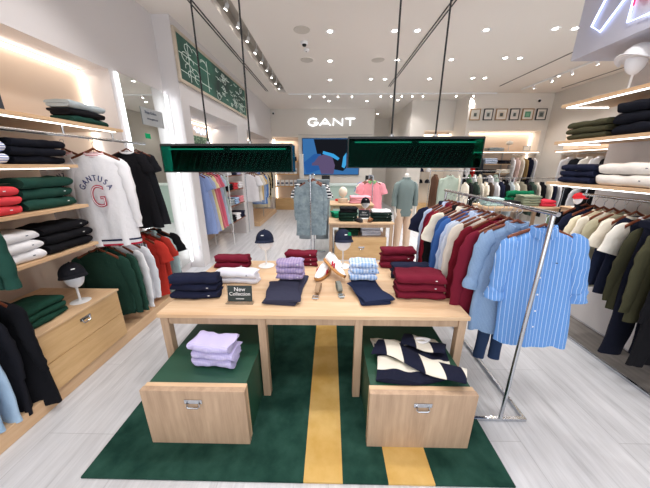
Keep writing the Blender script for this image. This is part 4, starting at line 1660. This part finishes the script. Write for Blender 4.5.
row([('tee', WHITEF, 'white tee'), ('tee', fabric('dcd6ce'), 'off white tee'), ('tee', CREAM, 'cream tee'), ('tee', fabric('d8bd86'), 'sand yellow tee'),
     ('shirt', fabric('9fb6dc'), 'light blue shirt'), ('shirt', fabric('5f86c6'), 'blue shirt'), ('coat', fabric('dccfae'), 'cream trench coat'), ('shirt', BLACKF, 'black shirt')],
    -2.02, 1.55, 6.5, .17, 'of the second left rail', 'near end', R(6), detail=False, seed=41)
t = MB().box(-2.74, -1.95, 7.05, 9.4, .0, .12).build('platform', OAKY)
tag(t, 'low oak platform in the furthest left bay', 'platform')
row([('coat', BEIGE, 'beige coat'), ('coat', fabric('c9b48c'), 'camel coat'), ('sweater', BLACKF, 'black knit'), ('coat', CREAM, 'cream coat'), ('shirt', fabric('d6cdbc'), 'stone shirt')],
    -2.12, 1.7, 8.0, .22, 'of the furthest left rail', 'near end', R(6), detail=False, seed=47)
t = empty('clothes_rail', (-2.12, 7.9, 0))
MB().tube([(0, 0, 1.7), (0, 1.3, 1.7)], .012, 10).build('top_rail', CHROME, t, True)
for y in (.03, 1.27):
    MB().tube([(0, y, 1.7), (-.62, y, 1.7)], .009, 8).build('rail_bracket', CHROME, t, True)
tag(t, 'chrome rail in the furthest left bay', 'clothes rail')

# ---- bag bay at the back
t = empty('shelf_unit', (-1.625, 10.0, 0))
MB().box(-.46, .46, -.1, .19, .0, .42).build('base_drawer', OAKF, t)
for z in (.85, 1.3, 1.75):
    MB().box(-.46, .46, -.05, .19, z, z + .04).build('shelf_board', OAKF, t)
tag(t, 'oak shelf unit of bags in the back left niche', 'shelf unit')


def box_pack(x, y, z, w, h, d, mat, label, cat, grp):
    t = empty('gift_box', (x, y, z))
    MB().box(-w / 2, w / 2, -d / 2, d / 2, 0, h, bev=.006).build('carton', mat, t)
    MB().box(-w / 2 + .01, w / 2 - .01, -d / 2 - .002, -d / 2, h * .35, h * .6).build('band_label', EK if mat is WHITE else EW, t)
    tag(t, label, cat, grp)


for k in range(5):
    box_pack(-1.96 + k * .165, 10.04, .89, .12, .22, .12, WHITE, 'white boxed item on lower bag shelf, %s from left' % ORD[k], 'box', 'boxes in the back niche')
    box_pack(-1.96 + k * .165, 10.04, 1.34, .12, .2, .12, WHITE, 'white boxed item on middle bag shelf, %s from left' % ORD[k], 'box', 'boxes in the back niche')


def bag(x, y, z, mat, label):
    t = empty('handbag', (x, y, z))
    MB().loft([[Vector((sx * .06 * k, sy * .035 * k, zz)) for sx, sy in ((-1, -1), (1, -1), (1, 1), (-1, 1))] for zz, k in ((0, 1), (.05, 1.05), (.15, .95))]).build('pouch', mat, t)
    MB().tube([(-.04, 0, .15), (-.03, 0, .24), (0, 0, .27), (.03, 0, .24), (.04, 0, .15)], .006, 6).build('strap', mat, t, True)
    tag(t, label, 'bag', 'small bags in the back niche')


for k in range(5):
    bag(-1.96 + k * .165, 10.04, 1.79, (BLACKF, WHITEF, BLACKF, CREAM, BLACKF)[k], 'small %s bag on upper bag shelf, %s from left' % (('black', 'white', 'black', 'cream', 'black')[k], ORD[k]))
t = empty('niche_side_panel', (-1.09, 9.945, .0))  # plain white column panel, no mirror glass in it
MB().box(-.02, .12, -.06, 0, 0.001, 2.0).build('side_panel', plain('e6e2dc', .6), t)
MB().box(-.03, .13, -.065, 0.004, 2.0, 2.03).build('cap_trim', WHITE, t)
tag(t, 'slim white panel between bag niche and screen wall', 'panel')

# ---- GANT letters and screen
t = empty('store_sign', (.05, 9.93, 3.095))
SGN = emit('sign_white', 'f4f8ff', 3.2)


def sign_letter(strokes, x):
    m_ = MB()
    for st_ in strokes:
        m_.tube([(x + px_, 0, pz_) for px_, pz_ in st_], .014, 8)
    m_.build('letter', SGN, t, True)


gp = [(.17 * math.cos(R(q)), .112 * math.sin(R(q))) for q in range(42, 345, 14)]
sign_letter([gp + [(.165, -.03), (.165, -.015), (.03, -.015)]], -.65)
sign_letter([[(-.19, -.112), (0, .112), (.19, -.112)], [(-.12, -.045), (.12, -.045)]], -.23)
sign_letter([[(-.16, -.112), (-.16, .112), (.16, -.112), (.16, .112)]], .22)
sign_letter([[(-.17, .112), (.17, .112)], [(0, .112), (0, -.112)]], .65)
tag(t, 'white illuminated letters GANT above the screen', 'sign')
t = empty('video_screen', (.03, 9.9, 1.935))
MB().box(-1.04, 1.04, .0, .045, -.64, .64).build('bezel', BLACK, t)


def poly(pts, mat, y, nm):
    MB().prism(pts, y, y - .002).build(nm, mat, sc_)


sc_ = MB().box(-1.02, 1.02, -.004, 0, -.62, .62).build('display', emit('scr_blue', '3f78b4', .9), t)
poly([(-.62, .6), (.75, .6), (.86, -.1), (.45, -.5), (-.35, -.35), (-.5, .1)], emit('scr_dark', '1d1f26', .8), -.004, 'picture_area')
poly([(-1.0, -.2), (-.6, .1), (-.35, .1), (-.4, -.45), (-.9, -.6)], emit('scr_mid', '2f62a8', .9), -.005, 'picture_area')
poly([(-.45, .02), (-.18, .1), (.05, .0), (.15, -.3), (.1, -.6), (-.35, -.6), (-.45, -.3), (-.68, -.2), (-.7, -.3)], emit('scr_hand', '66587c', .9), -.007, 'picture_area')
poly([(-.28, .2), (.1, .1), (.32, -.05), (.25, -.12), (-.02, .02), (-.3, .1)], emit('scr_sky', '3fa6e6', 1.0), -.009, 'picture_area')
poly([(.4, -.35), (.45, .0), (.62, .22), (.75, .0), (.6, -.2), (.5, -.4)], emit('scr_sky2', '45a8e4', 1.0), -.009, 'picture_area')
poly([(.7, .6), (1.0, .6), (1.0, .0), (.85, -.4), (.8, .1)], emit('scr_sky3', '4a9ad8', 1.0), -.008, 'picture_area')
tag(t, 'large video screen showing a hand with blue straps, back wall', 'screen')
MBf = MB().box(-1.14, 1.5, 9.90, 9.95, 2.66, 2.7)
struct(MBf.build('trim_10', plain('c9c4be', .6)))

# green cash counter
t = empty('cash_counter', (.55, 7.5, 0))
MB().box(-1.0, .85, 0, .6, .0, 1.08).build('front', plain('a9bfb5', .6), t)
MB().box(-1.02, .87, -.02, .62, 1.08, 1.12, bev=.004).build('counter_top', plain('c9d6d0', .4), t)
tag(t, 'pale green cash counter in front of the screen wall', 'counter')
for x, lab in ((-.12, 'small black monitor at the left of the counter'), (1.15, 'small black monitor at the right of the counter')):
    t = empty('monitor', (x, 7.75, 1.12))
    MB().box(-.12, .12, -.01, .015, .06, .24).build('screen', BLACK, t)
    MB().box(-.02, .02, -.0, .01, .0, .08).build('neck', BLACK, t)
    MB().box(-.08, .08, -.05, .05, 0, .01).build('foot', BLACK, t)
    tag(t, lab, 'monitor')

# mid tables: stacks
stack(.33, 4.62, .69, .32, .26, .05, 3, fabric('173028'), 'dark green folded sweater', 'at the left of the second table', 'folded sweater', 0, 'folded_sweater', EW, 1)
stack(.33, 4.62, .69 + .157, .3, .24, .04, 2, BLACKF, 'black folded sweater', 'on the green stack of the second table', 'folded sweater', 0, 'folded_sweater', None, 2)
stack(.92, 4.62, .69, .34, .26, .05, 3, fabric('1a2a26'), 'black green folded sweater', 'at the right of the second table', 'folded sweater', 0, 'folded_sweater', EW, 3)
stack(.92, 4.62, .69 + .157, .32, .24, .035, 1, WHITEF, 'white folded shirt', 'topmost at the right of the second table', 'folded shirt', 0, 'folded_shirt', None, 2)
stack(.17, 4.93, .69, .24, .24, .05, 2, fabric('1f8a68'), 'bright green folded polo', 'at the back left of the second table', 'folded polo', .3, 'folded_polo', None, 1)
t = empty('table_sign', (.61, 4.55, .69))
MB().box(-.09, .09, -.004, .004, .0, .16).build('acrylic_holder', ACRYL, t)
p_ = MB().box(-.1, .1, -.0065, -.0045, .06, .2).build('sign_card', plain('14222a', .5), t)
text('lettering', 'New', .04, EW, (0, -.0075, .155), (PI / 2, 0, 0), p_, 1, .0005)
text('lettering', 'Collection', .034, EW, (0, -.0075, .115), (PI / 2, 0, 0), p_, 1, .0005)
tag(t, 'small dark sign reading New Collection on the second table', 'sign')
headform((.66, 4.8, .69), 'white head stand with black cap on the second table', .2)
cap((.66, 4.8, .69 + .295), 0, BLACKF, 'black cap on the stand of the second table')


def shoe(x, y, z, rz, mat, label):
    t = empty('loafer', (x, y, z), rz)
    rs = [[Vector((math.cos(a) * w, -.12 + v * .24, .012 + hh * .5 + math.sin(a) * hh * .5)) for a in [2 * PI * k / 12 for k in range(12)]] for v, w, hh in ((0, .02, .05), (.15, .035, .065), (.45, .036, .06), (.8, .042, .035), (1, .02, .02))]
    MB().loft(rs).build('upper', mat, t, True)
    MB().box(-.036, .036, -.11, .115, 0, .012, bev=.005).build('sole', plain('3a2a20', .6), t)
    tag(t, label, 'shoe', 'shoes on the second table')


shoe(.5, 4.5, .69, R(30), plain('23252e', .5), 'dark shoe in front of the small sign on second table')
shoe(.74, 4.52, .69, R(-30), plain('8a5a38', .5), 'brown shoe right of the small sign on second table')
stack(.34, 4.62, .421, .34, .22, .04, 3, fabric('1c3a2e'), 'green folded polo', 'on the oak box under the second table', 'folded polo', 0, 'folded_polo', None, 2)
stack(.74, 4.62, .421, .34, .22, .055, 3, fabric('c9ccd8'), 'grey white folded shirt', 'on the oak box under the second table', 'folded shirt', 0, 'folded_shirt', None, 3)
t = empty('wicker_basket', (.53, 4.9, .421))
MB().lathe([(.07, 0), (.09, .08), (.1, .12), (.09, .12), (.075, .02)], 16).build('basket_bowl', fabric('4a3a30'), t, 60)
tag(t, 'small dark round basket under the second table', 'basket')
stack(.62, 5.4, .9, .4, .3, .045, 3, fabric('e3a0ac'), 'pink folded sweater', 'on the taller narrow table', 'folded sweater', 0, 'folded_sweater', None, 1)
stack(.22, 5.66, .9, .2, .12, .04, 1, RED, 'red folded polo', 'at the left of the taller narrow table', 'folded polo', 0, 'folded_polo', None, 1)
t = empty('bust_form', (.27, 5.4, .9))
MB().lathe([(.09, 0), (.1, .02), (.1, .09), (.03, .1), (.025, .13)], 20).build('wooden_base', plain('d8c4ae', .6), t, 60)
MB().sphere((0, 0, .22), .1, (.9, .8, 1.05)).build('head', plain('e9dccb', .6), t, True)
tag(t, 'cream mannequin head on the taller narrow table', 'mannequin head')

# ---- denim shirt stand
SX, SY = -.3, 4.15
t = empty('clothes_stand', (SX, SY, 0))
MB().tube([(0, -.12, .02), (0, -.12, 1.5)], .012, 10).build('front_post', CHROME, t, True)
MB().tube([(0, -.12, 1.5), (0, .7, 1.5)], .012, 10).build('top_rail', CHROME, t, True)
MB().tube([(0, .7, .02), (0, .7, 1.5)], .012, 10).build('rear_post', CHROME, t, True)
MB().box(-.22, .22, -.14, -.1, .001, .03, bev=.004).build('foot_bar', CHROME, t)
MB().box(-.22, .22, .68, .72, .001, .03, bev=.004).build('foot_bar', CHROME, t)
tag(t, 'chrome stand holding denim shirts in mid store', 'clothes rack')
STRS = fabric('23242c', 'stripe', 'e8e8e8', 6, axis='z')
row([('overshirt', DENIM, 'washed grey denim shirt', None, None, .97), ('tee', STRS, 'black and white striped tee', None, None, 1.02),
     ('tee', fabric('e8e8e8', 'stripe', '23242c', 6, axis='z'), 'white tee with black stripes', None, None, 1.04), ('tee', BLACKF, 'black tee'), ('overshirt', fabric('7f8d94'), 'grey blue denim shirt')], SX, 1.5, SY - .06, .13, 'of the denim stand', 'front', 0, seed=51, scale=.93)
pants((SX, SY + .6, 1.4), 0, fabric('8f9aa0'), 'grey trousers hanging behind the denim shirts', 1.12, 1.35)

# ---- pink polo stand
SX, SY = .93, 5.85
t = empty('clothes_stand', (SX, SY, 0))
MB().tube([(0, -.1, .02), (0, -.1, 1.42)], .012, 10).build('front_post', CHROME, t, True)
MB().tube([(0, -.1, 1.42), (0, .5, 1.42)], .012, 10).build('top_rail', CHROME, t, True)
MB().tube([(0, .5, .02), (0, .5, 1.42)], .012, 10).build('rear_post', CHROME, t, True)
MB().box(-.2, .2, -.12, -.08, .001, .03).build('foot_bar', CHROME, t)
MB().box(-.2, .2, .48, .52, .001, .03).build('foot_bar', CHROME, t)
tag(t, 'chrome stand holding pink polos beside the counter', 'clothes rack')
row([('polo', fabric('ec9aa6'), 'pink zip polo', fabric('7fae7a')), ('polo', fabric('e88f9c'), 'rose polo'), ('polo', CREAM, 'cream polo'), ('tee', fabric('6f7fc0'), 'violet blue tee'), ('tee', STRS, 'striped tee')],
    SX, 1.42, SY, .11, 'of the pink polo stand', 'front', R(6), seed=61, scale=1.0)


# ------------------------------------------------------------------ mannequin
def mannequin(loc, rz):
    t = empty('mannequin', loc, rz)
    skinm = plain('d9d4ce', .4, key='mannequin_shell')
    J = {'pelvis': (0, 0, .93), 'waist': (0, 0, 1.05), 'chest': (0, 0, 1.25), 'neck': (0, 0, 1.42), 'ntop': (0, -.005, 1.53), 'ntip': (0, -.008, 1.56),
         'hipl': (-.09, 0, .88), 'kneel': (-.11, -.02, .48), 'ankl': (-.12, 0, .09), 'toel': (-.14, -.12, .04),
         'hipr': (.09, 0, .88), 'kneer': (.11, -.02, .48), 'ankr': (.12, .02, .09), 'toer': (.15, -.1, .04),
         'shl': (-.18, 0, 1.38), 'ell': (-.24, .01, 1.11), 'wrl': (-.235, -.06, .88), 'hal': (-.23, -.08, .80),
         'shr': (.18, 0, 1.38), 'elr': (.24, .01, 1.11), 'wrr': (.235, -.06, .88), 'har': (.23, -.08, .80)}
    RR = {'pelvis': .13, 'waist': .11, 'chest': .13, 'neck': .06, 'ntop': .055, 'ntip': .05, 'hip': .085, 'knee': .055, 'ank': .04, 'toe': .035, 'sh': .055, 'el': .04, 'wr': .027, 'ha': .032}
    E = [('pelvis', 'waist'), ('waist', 'chest'), ('chest', 'neck'), ('neck', 'ntop'), ('ntop', 'ntip'), ('chest', 'shl'), ('chest', 'shr')]
    for s in 'lr':
        E += [('pelvis', 'hip' + s), ('hip' + s, 'knee' + s), ('knee' + s, 'ank' + s), ('ank' + s, 'toe' + s), ('sh' + s, 'el' + s), ('el' + s, 'wr' + s), ('wr' + s, 'ha' + s)]
    ks = list(J)
    for s, sg in (('l', -1), ('r', 1)):
        for q in range(4):
            n1, n2 = 'fa%d%s' % (q, s), 'fb%d%s' % (q, s)
            hx, hy, hz = J['ha' + s]
            J[n1] = (hx + sg * (.0), hy - .03 + q * .018, hz - .035)
            J[n2] = (hx - sg * .01, hy - .035 + q * .018, hz - .085)
            RR['fa'] = .0095
            RR['fb'] = .008
            E += [('ha' + s, n1), (n1, n2)]
        J['th' + s] = (hx - sg * .02, hy - .045, hz - .03)
        RR['th'] = .01
        E += [('ha' + s, 'th' + s)]
    ks = list(J)
    me = bpy.data.meshes.new('mannequin_body')
    me.from_pydata([J[k] for k in ks], [(ks.index(a), ks.index(c)) for a, c in E], [])
    o = bpy.data.objects.new('tmp', me)
    col.objects.link(o)
    md = o.modifiers.new('s', 'SKIN')
    o.modifiers.new('u', 'SUBSURF').levels = 1
    for i, k in enumerate(ks):
        r = RR.get(k)
        if r is None:
            r = next(RR[p] for p in sorted(RR, key=len, reverse=True) if k.startswith(p))
        me.skin_vertices[0].data[i].radius = (r, r * .8)
    me.skin_vertices[0].data[0].use_root = True
    bpy.context.view_layer.update()
    dg = bpy.context.evaluated_depsgraph_get()
    m2 = bpy.data.meshes.new_from_object(o.evaluated_get(dg))
    bpy.data.objects.remove(o)
    m2.materials.clear()
    m2.materials.append(skinm)
    m2.shade_smooth()
    put(m2, 'body', None, t)
    SH = fabric('717f7e')

    def lf(levels, mat, nm, fold=.006, seed=0):
        rings = []
        for (x, y, z, w, d) in levels:
            rings.append([Vector((x + math.cos(a) * w * (1 + fold * 4 * math.sin(a * 5 + z * 14 + seed)), y + math.sin(a) * d * (1 + fold * 6 * math.sin(a * 4 + z * 20)), z)) for a in [2 * PI * k / 28 for k in range(28)]])
        return MB().loft(rings).build(nm, mat, t, 60)
    lf([(0, 0, .76, .2, .145), (0, 0, .85, .2, .145), (0, 0, 1.0, .175, .135), (0, 0, 1.15, .18, .14), (0, 0, 1.28, .2, .14), (0, 0, 1.38, .2, .115), (0, 0, 1.425, .15, .09), (0, 0, 1.455, .085, .08), (0, -.005, 1.47, .075, .075)], SH, 'shirt_body')
    for s in (-1, 1):
        lf([(s * .16, 0, 1.405, .05, .06), (s * .195, 0, 1.36, .065, .072), (s * .225, 0, 1.25, .06, .066), (s * .245, .005, 1.12, .056, .062), (s * .246, -.01, 1.03, .052, .058), (s * .246, -.015, .995, .058, .064), (s * .244, -.02, .95, .056, .062)], SH, 'shirt_sleeve', .006, s)
        lf([(s * .085, 0, .9, .105, .125), (s * .098, 0, .75, .1, .12), (s * .11, -.01, .48, .08, .088), (s * .12, 0, .12, .068, .075)], fabric('d9bfa8'), 'trouser_leg', .005, s)
    lf([(0, -.0, 1.455, .088, .083), (0, -.005, 1.49, .08, .078), (0, -.005, 1.485, .066, .064)], SH, 'shirt_collar', .0)
    MB().lathe([(.17, .001), (.17, .012), (.0, .014)], 28).build('base_plate', STEEL, t, 50)
    tag(t, 'headless mannequin in grey green shirt and beige trousers', 'mannequin')
    return t


mn = mannequin((1.40, 4.88, .0), R(8))
mn.scale = (.84, .88, .965)

# ------------------------------------------------------------------ cap bay and corridor
t = empty('cap_display', (3.1, 8.82, 0))
MB().box(-.14, .72, .0, .27, .0, .4).build('base_drawer', OAKF, t)
MB().box(-.14, .72, .24, .27, .4, 2.6).build('back_panel', plain('e0d4c4', .7), t)
tag(t, 'lit cap display bay with an oak base at the back', 'display')
cc = [(fabric('2f6fd0'), 'blue'), (fabric('8f95a4'), 'grey'), (NAVY, 'navy'), (WHITEF, 'white'), (BLACKF, 'black'), (fabric('2a2a30'), 'charcoal')]
for k, (mm, nm) in enumerate(cc):
    x = 2.98 + (k % 2) * .25
    z = 1.82 - (k // 2) * .36
    cap((x + .04, 8.96, z), 0, mm, '%s baseball cap on the lit back display' % nm, False, None, 'caps on the back display', .1)
    tt = MB().tube([(x + .04, 8.98, z + .03), (x + .04, 9.06, z + .03)], .006, 6).build('cap_peg', STEEL)
    tag(tt, 'small steel peg holding the %s cap' % nm, 'peg')
# sage garments between
t = empty('clothes_rail', (3.0, 7.3, 0))
MB().tube([(-.3, 0, 1.5), (1.6, 0, 1.5)], .012, 10).build('top_rail', CHROME, t, True)
for x in (-.28, 1.58):
    MB().tube([(x, 0, .001), (x, 0, 1.5)], .01, 8).build('upright', CHROME, t, True)
tag(t, 'chrome rail with sage green clothes at the far middle', 'clothes rail')
garment('overshirt', (3.2, 7.16, 1.5), R(0), fabric('aab8ac'), 'long pale sage shirt facing the front on the far rail', None, None, None, True, 1, 1.12, 'hanger of the pale sage shirt')
garment('coat', (2.86, 7.3, 1.5), R(85), fabric('5a4032'), 'dark brown coat beside the pale sage shirt', None, None, None, False, 2, .95)
row([('shirt', CREAM, 'cream shirt'), ('shirt', BLACKF, 'black shirt'), ('shirt', fabric('55765a'), 'green shirt'), ('shirt', WHITEF, 'white shirt'), ('shirt', fabric('d6cfb8'), 'sand shirt'),
     ('sweater', fabric('3a3d44'), 'charcoal knit'), ('sweater', WHITEF, 'white knit'), ('shirt', fabric('a9bcb0'), 'mint shirt')], 7.3, 1.5, 3.5, .14, 'of the far middle rail', 'left end', R(75), 'x', False, False, 1.0, 71)
for o_ in ():
    pass

# ------------------------------------------------------------------ far right area: two-level rails on the back wall
t = empty('wall_shelving', (4.95, 8.0, 0))
MB().box(-1.0, .98, -.14, .34, 2.0, 2.03).build('shelf_board', OAK, t)
MB().box(-1.0, .98, -.12, -.1, 1.985, 2.0).build('light_strip', LED_S, t)
MB().box(-.5, .25, -.14, .34, 1.66, 1.68).build('shelf_board', OAK, t)
MB().box(-.5, .25, -.14, .34, 1.4, 1.42).build('shelf_board', OAK, t)
for a, c in ((-1.0, -.52), (.27, .98)):
    MB().tube([(a, -.05, 1.93), (c, -.05, 1.93)], .012, 8).build('upper_rail', CHROME, t, True)
MB().tube([(-1.0, -.05, 1.33), (.98, -.05, 1.33)], .012, 8).build('lower_rail', CHROME, t, True)
for x in (-.52, .26):
    MB().box(x - .01, x + .01, .3, .35, 0.001, 2.0).build('standard', STEEL, t)
tag(t, 'two level shelf and rail unit on the far right back wall', 'shelving')
far_cols = [(WHITEF, 'white'), (BLACKF, 'black'), (NAVY, 'navy'), (CREAM, 'cream'), (fabric('8f8a7a'), 'taupe'), (fabric('3d4c44'), 'dark green'), (fabric('d9d2c4'), 'sand'),
            (fabric('6b7688'), 'slate blue'), (fabric('b9c4c8'), 'pale grey'), (fabric('4e4138'), 'brown')]
rnd = random.Random(12)


def mix(n, idx):
    kinds = ['shirt', 'sweater', 'polo', 'tee', 'jacket']
    return [(kinds[rnd.randrange(5)], far_cols[c_][0], far_cols[c_][1] + ' top') for c_ in (idx * 4)[:n]]


row([('tee', WHITEF, 'white top'), ('sweater', fabric('c8302c'), 'bright red top'), ('sweater', BLACKF, 'black top'), ('shirt', fabric('3a3d44'), 'charcoal top')], 7.95, 1.93, 4.02, .12, 'on the upper left back rail', 'left end', R(80), 'x', False, False, .85, 81)
row([('shirt', WHITEF, 'white top'), ('shirt', fabric('e4c8c0'), 'blush top'), ('shirt', CREAM, 'cream top'), ('sweater', fabric('9c8258'), 'camel top'), ('shirt', NAVY, 'navy top'), ('shirt', WHITEF, 'white top')], 7.95, 1.93, 5.28, .12, 'on the upper right back rail', 'left end', R(80), 'x', False, False, .85, 85)
row(mix(16, [1, 8, 3, 6, 2, 5, 3, 9, 0, 1, 2, 7, 3, 1, 5, 0]), 7.95, 1.33, 4.05, .122, 'on the lower back rail', 'left end', R(80), 'x', False, False, .95, 91)
stack(4.72, 7.99, 2.03, .4, .3, .045, 2, GREYF, 'grey folded knit', 'on the top back shelf', 'folded sweater', 0, 'folded_sweater', None, 1)
stack(4.62, 7.99, 1.68, .35, .3, .05, 3, fabric('bcc8dc'), 'pale blue folded shirt', 'on the middle back shelf', 'folded shirt', 0, 'folded_shirt', None, 1)
stack(5.0, 7.99, 1.68, .35, .3, .05, 2, NAVYD, 'navy folded shirt', 'on the middle back shelf', 'folded shirt', 0, 'folded_shirt', None, 2)
stack(4.62, 7.99, 1.42, .35, .3, .05, 2, BLACKF, 'black folded trousers', 'on the low back shelf', 'folded trousers', 0, 'folded_trousers', None, 3)
stack(5.0, 7.99, 1.42, .35, .3, .05, 2, CREAM, 'cream folded trousers', 'on the low back shelf', 'folded trousers', 0, 'folded_trousers', None, 4)
t = empty('wall_lamp', (5.12, 7.98, 2.03))
MB().lathe([(.05, 0), (.05, .01), (.008, .015), (.008, .16)], 14).build('stem', STEEL, t, 50)
MB().sphere((0, 0, .22), .09, (1, 1, .7)).build('lamp_shade', plain('e6e0d4', .5), t, True)
tag(t, 'cream round table lamp on the top back shelf', 'lamp')
t = empty('photo_frame', (5.62, 7.95, 2.03))
MB().box(-.1, .1, 0, .02, 0, .14).build('frame', STEEL, t)
MB().box(-.08, .08, -.003, 0, .02, .12).build('picture', plain('e9e4da', .6), t)
tag(t, 'small grey photo frame on the top back shelf', 'photo frame')
# row of clothes on free racks in front (y 6.6)
t = empty('clothes_rack', (3.2, 6.5, 0))
MB().tube([(0, 0, 1.35), (2.5, 0, 1.35)], .012, 8).build('top_rail', CHROME, t, True)
for x in (0, 1.25, 2.5):
    MB().tube([(x, 0, .001), (x, 0, 1.35)], .01, 8).build('upright', CHROME, t, True)
tag(t, 'long chrome rack of mixed clothes before the back wall', 'clothes rack')
row(mix(19, [3, 1, 5, 6, 3, 9, 0, 2, 1, 8, 3, 4, 1, 5, 6, 1, 3, 2, 0]), 6.5, 1.35, 3.3, .122, 'of the long mixed rack', 'left end', R(78), 'x', False, False, .95, 101)

# right wall bay rails
t = empty('wall_shelving', (6.1, 6.25, 0))
MB().box(-.25, .39, -1.0, 1.0, 1.98, 2.01).build('shelf_board', OAKY, t)
MB().box(-.23, -.21, -.98, .98, 1.965, 1.98).build('light_strip', LED_S, t)
MB().box(-.25, .39, -1.0, 1.0, 1.3, 1.33).build('shelf_board', OAKY, t)
for z in (1.92, 1.25):
    MB().tube([(-.05, -1.0, z), (-.05, 1.0, z)], .012, 8).build('clothes_rail', CHROME, t, True)
tag(t, 'two level shelf and rail unit on the far right side wall', 'shelving')
row([('sweater', BLACKF, 'black top', EW), ('shirt', WHITEF, 'white top'), ('shirt', fabric('e8e4dc'), 'ivory top'), ('sweater', fabric('23252c'), 'charcoal top', EW), ('shirt', WHITEF, 'white shirt')], 6.0, 1.92, 5.9, .25, 'on the upper side rail', 'near end', 0, 'y', False, False, .85, 111)
row([('coat', fabric('e6e2da', 'stripe', '6a6a70', 10), 'striped long shirt'), ('coat', BLACKF, 'black coat'), ('coat', fabric('1f2024'), 'dark coat'), ('shirt', WHITEF, 'white top'), ('coat', fabric('2a2c33'), 'slate black coat')], 6.0, 1.25, 5.7, .22, 'on the lower side rail', 'near end', 0, 'y', False, False, .95, 115)
stack(6.2, 5.6, 2.01, .36, .3, .05, 3, OLIVE, 'khaki folded knit', 'on the side wall shelf', 'folded sweater', -PI / 2, 'folded_sweater', None, 1)
stack(6.1, 6.1, 1.33, .34, .3, .05, 2, BLACKF, 'black folded knit', 'on the lower side wall shelf', 'folded sweater', -PI / 2, 'folded_sweater', None, 2)

# framed pictures
FR = [(4.02, .28, 'b08a5a', 'dcd8cc', 'light oak frame with a pale picture'), (4.38, .25, '30302e', 'c8ccc8', 'narrow black frame with a grey picture'),
      (4.74, .31, 'a9825a', 'd8ccba', 'oak frame with a beige picture'), (5.10, .26, '2c2a2c', 'd6d4d0', 'black frame with a small dark picture'),
      (5.46, .31, 'a9825a', '5e9a7c', 'oak frame with a green picture'), (5.83, .28, '242424', '8f9490', 'black frame with a double border')]
for k, (x, w, fc, pc, lab) in enumerate(FR):
    t = empty('picture_frame', (x, 7.985, 2.99))
    h = .29
    fr = MB()
    fr.box(-w / 2, w / 2, -.02, .01, h / 2 - .02, h / 2).box(-w / 2, w / 2, -.02, .01, -h / 2, -h / 2 + .02)
    fr.box(-w / 2, -w / 2 + .02, -.02, .01, -h / 2, h / 2).box(w / 2 - .02, w / 2, -.02, .01, -h / 2, h / 2)
    fr.build('frame', plain(fc, .5), t)
    MB().box(-w / 2 + .02, w / 2 - .02, -.008, .01, -h / 2 + .02, h / 2 - .02).build('mat_board', plain('e4dfd6', .7), t)
    MB().box(-w / 4, w / 4, -.011, -.008, -h / 4, h / 4).build('picture', plain(pc, .7), t)
    MB().box(-w / 8, w / 7, -.0125, -.011, -h / 6, h / 8).build('figure', plain('59605c' if k != 4 else '7fb596', .7), t)
    tag(t, lab + ' on the far right wall', 'picture', 'framed pictures on the far right wall')

# far right table stacks and chair
TZ = .861
stack(3.3, 5.36, TZ, .34, .28, .05, 3, fabric('a8c4c2'), 'aqua folded sweater', 'on the far right table', 'folded sweater', 0, 'folded_sweater', None, 1)
stack(3.66, 5.36, TZ, .3, .28, .045, 2, BLACKF, 'black folded sweater', 'on the far right table', 'folded sweater', 0, 'folded_sweater', None, 2)
stack(4.02, 5.36, TZ, .34, .28, .05, 4, fabric('8a927c'), 'sage folded sweater', 'on the far right table', 'folded sweater', 0, 'folded_sweater', None, 3)
stack(4.33, 5.3, TZ, .26, .28, .06, 2, fabric('d63a4c'), 'bright red folded polo', 'on the far right table', 'folded polo', 0, 'folded_polo', None, 1)
stack(4.05, 5.64, TZ + .0, .55, .1, .13, 2, fabric('0f6a48'), 'bright green folded blanket', 'behind the sage sweaters', 'blanket', 0, 'folded_blanket', None, 1)
t = empty('chair', (3.08, 3.7, 0), R(12))
t.scale = (1.1, 1.1, 1.12)
SG = fabric('6d8268')
MB().box(-.24, .24, -.24, .24, .42, .5, bev=.03).build('seat', SG, t)
MB().box(-.25, .25, -.26, -.2, .5, .93, bev=.03).build('backrest', SG, t)
for sx in (-.2, .2):
    for sy in (-.2, .2):
        MB().tube([(sx, sy, .43), (sx * 1.1, sy * 1.1, .002)], .014, 8).build('leg', BLACK, t, True)
tag(t, 'sage green upholstered chair seen over the chrome rack', 'chair')
headform((4.75, 5.36, TZ - .0), 'white head stand with red cap on the far right', .1) if False else None
# red capped bust on a small pedestal
t = empty('pedestal', (4.6, 4.9, 0))
MB().box(-.14, .14, -.14, .14, .001, .88, bev=.004).build('column_body', OAKV, t)
MB().box(-.16, .16, -.16, .16, .88, .9, bev=.003).build('top_board', OAK, t)
tag(t, 'slim oak pedestal in the far right area', 'pedestal')
headform((4.6, 4.9, .9), 'white head stand on the slim oak pedestal', .06)
cap((4.6, 4.9, .9 + .165), 0, fabric('c92c34'), 'red cap on the slim oak pedestal', False)
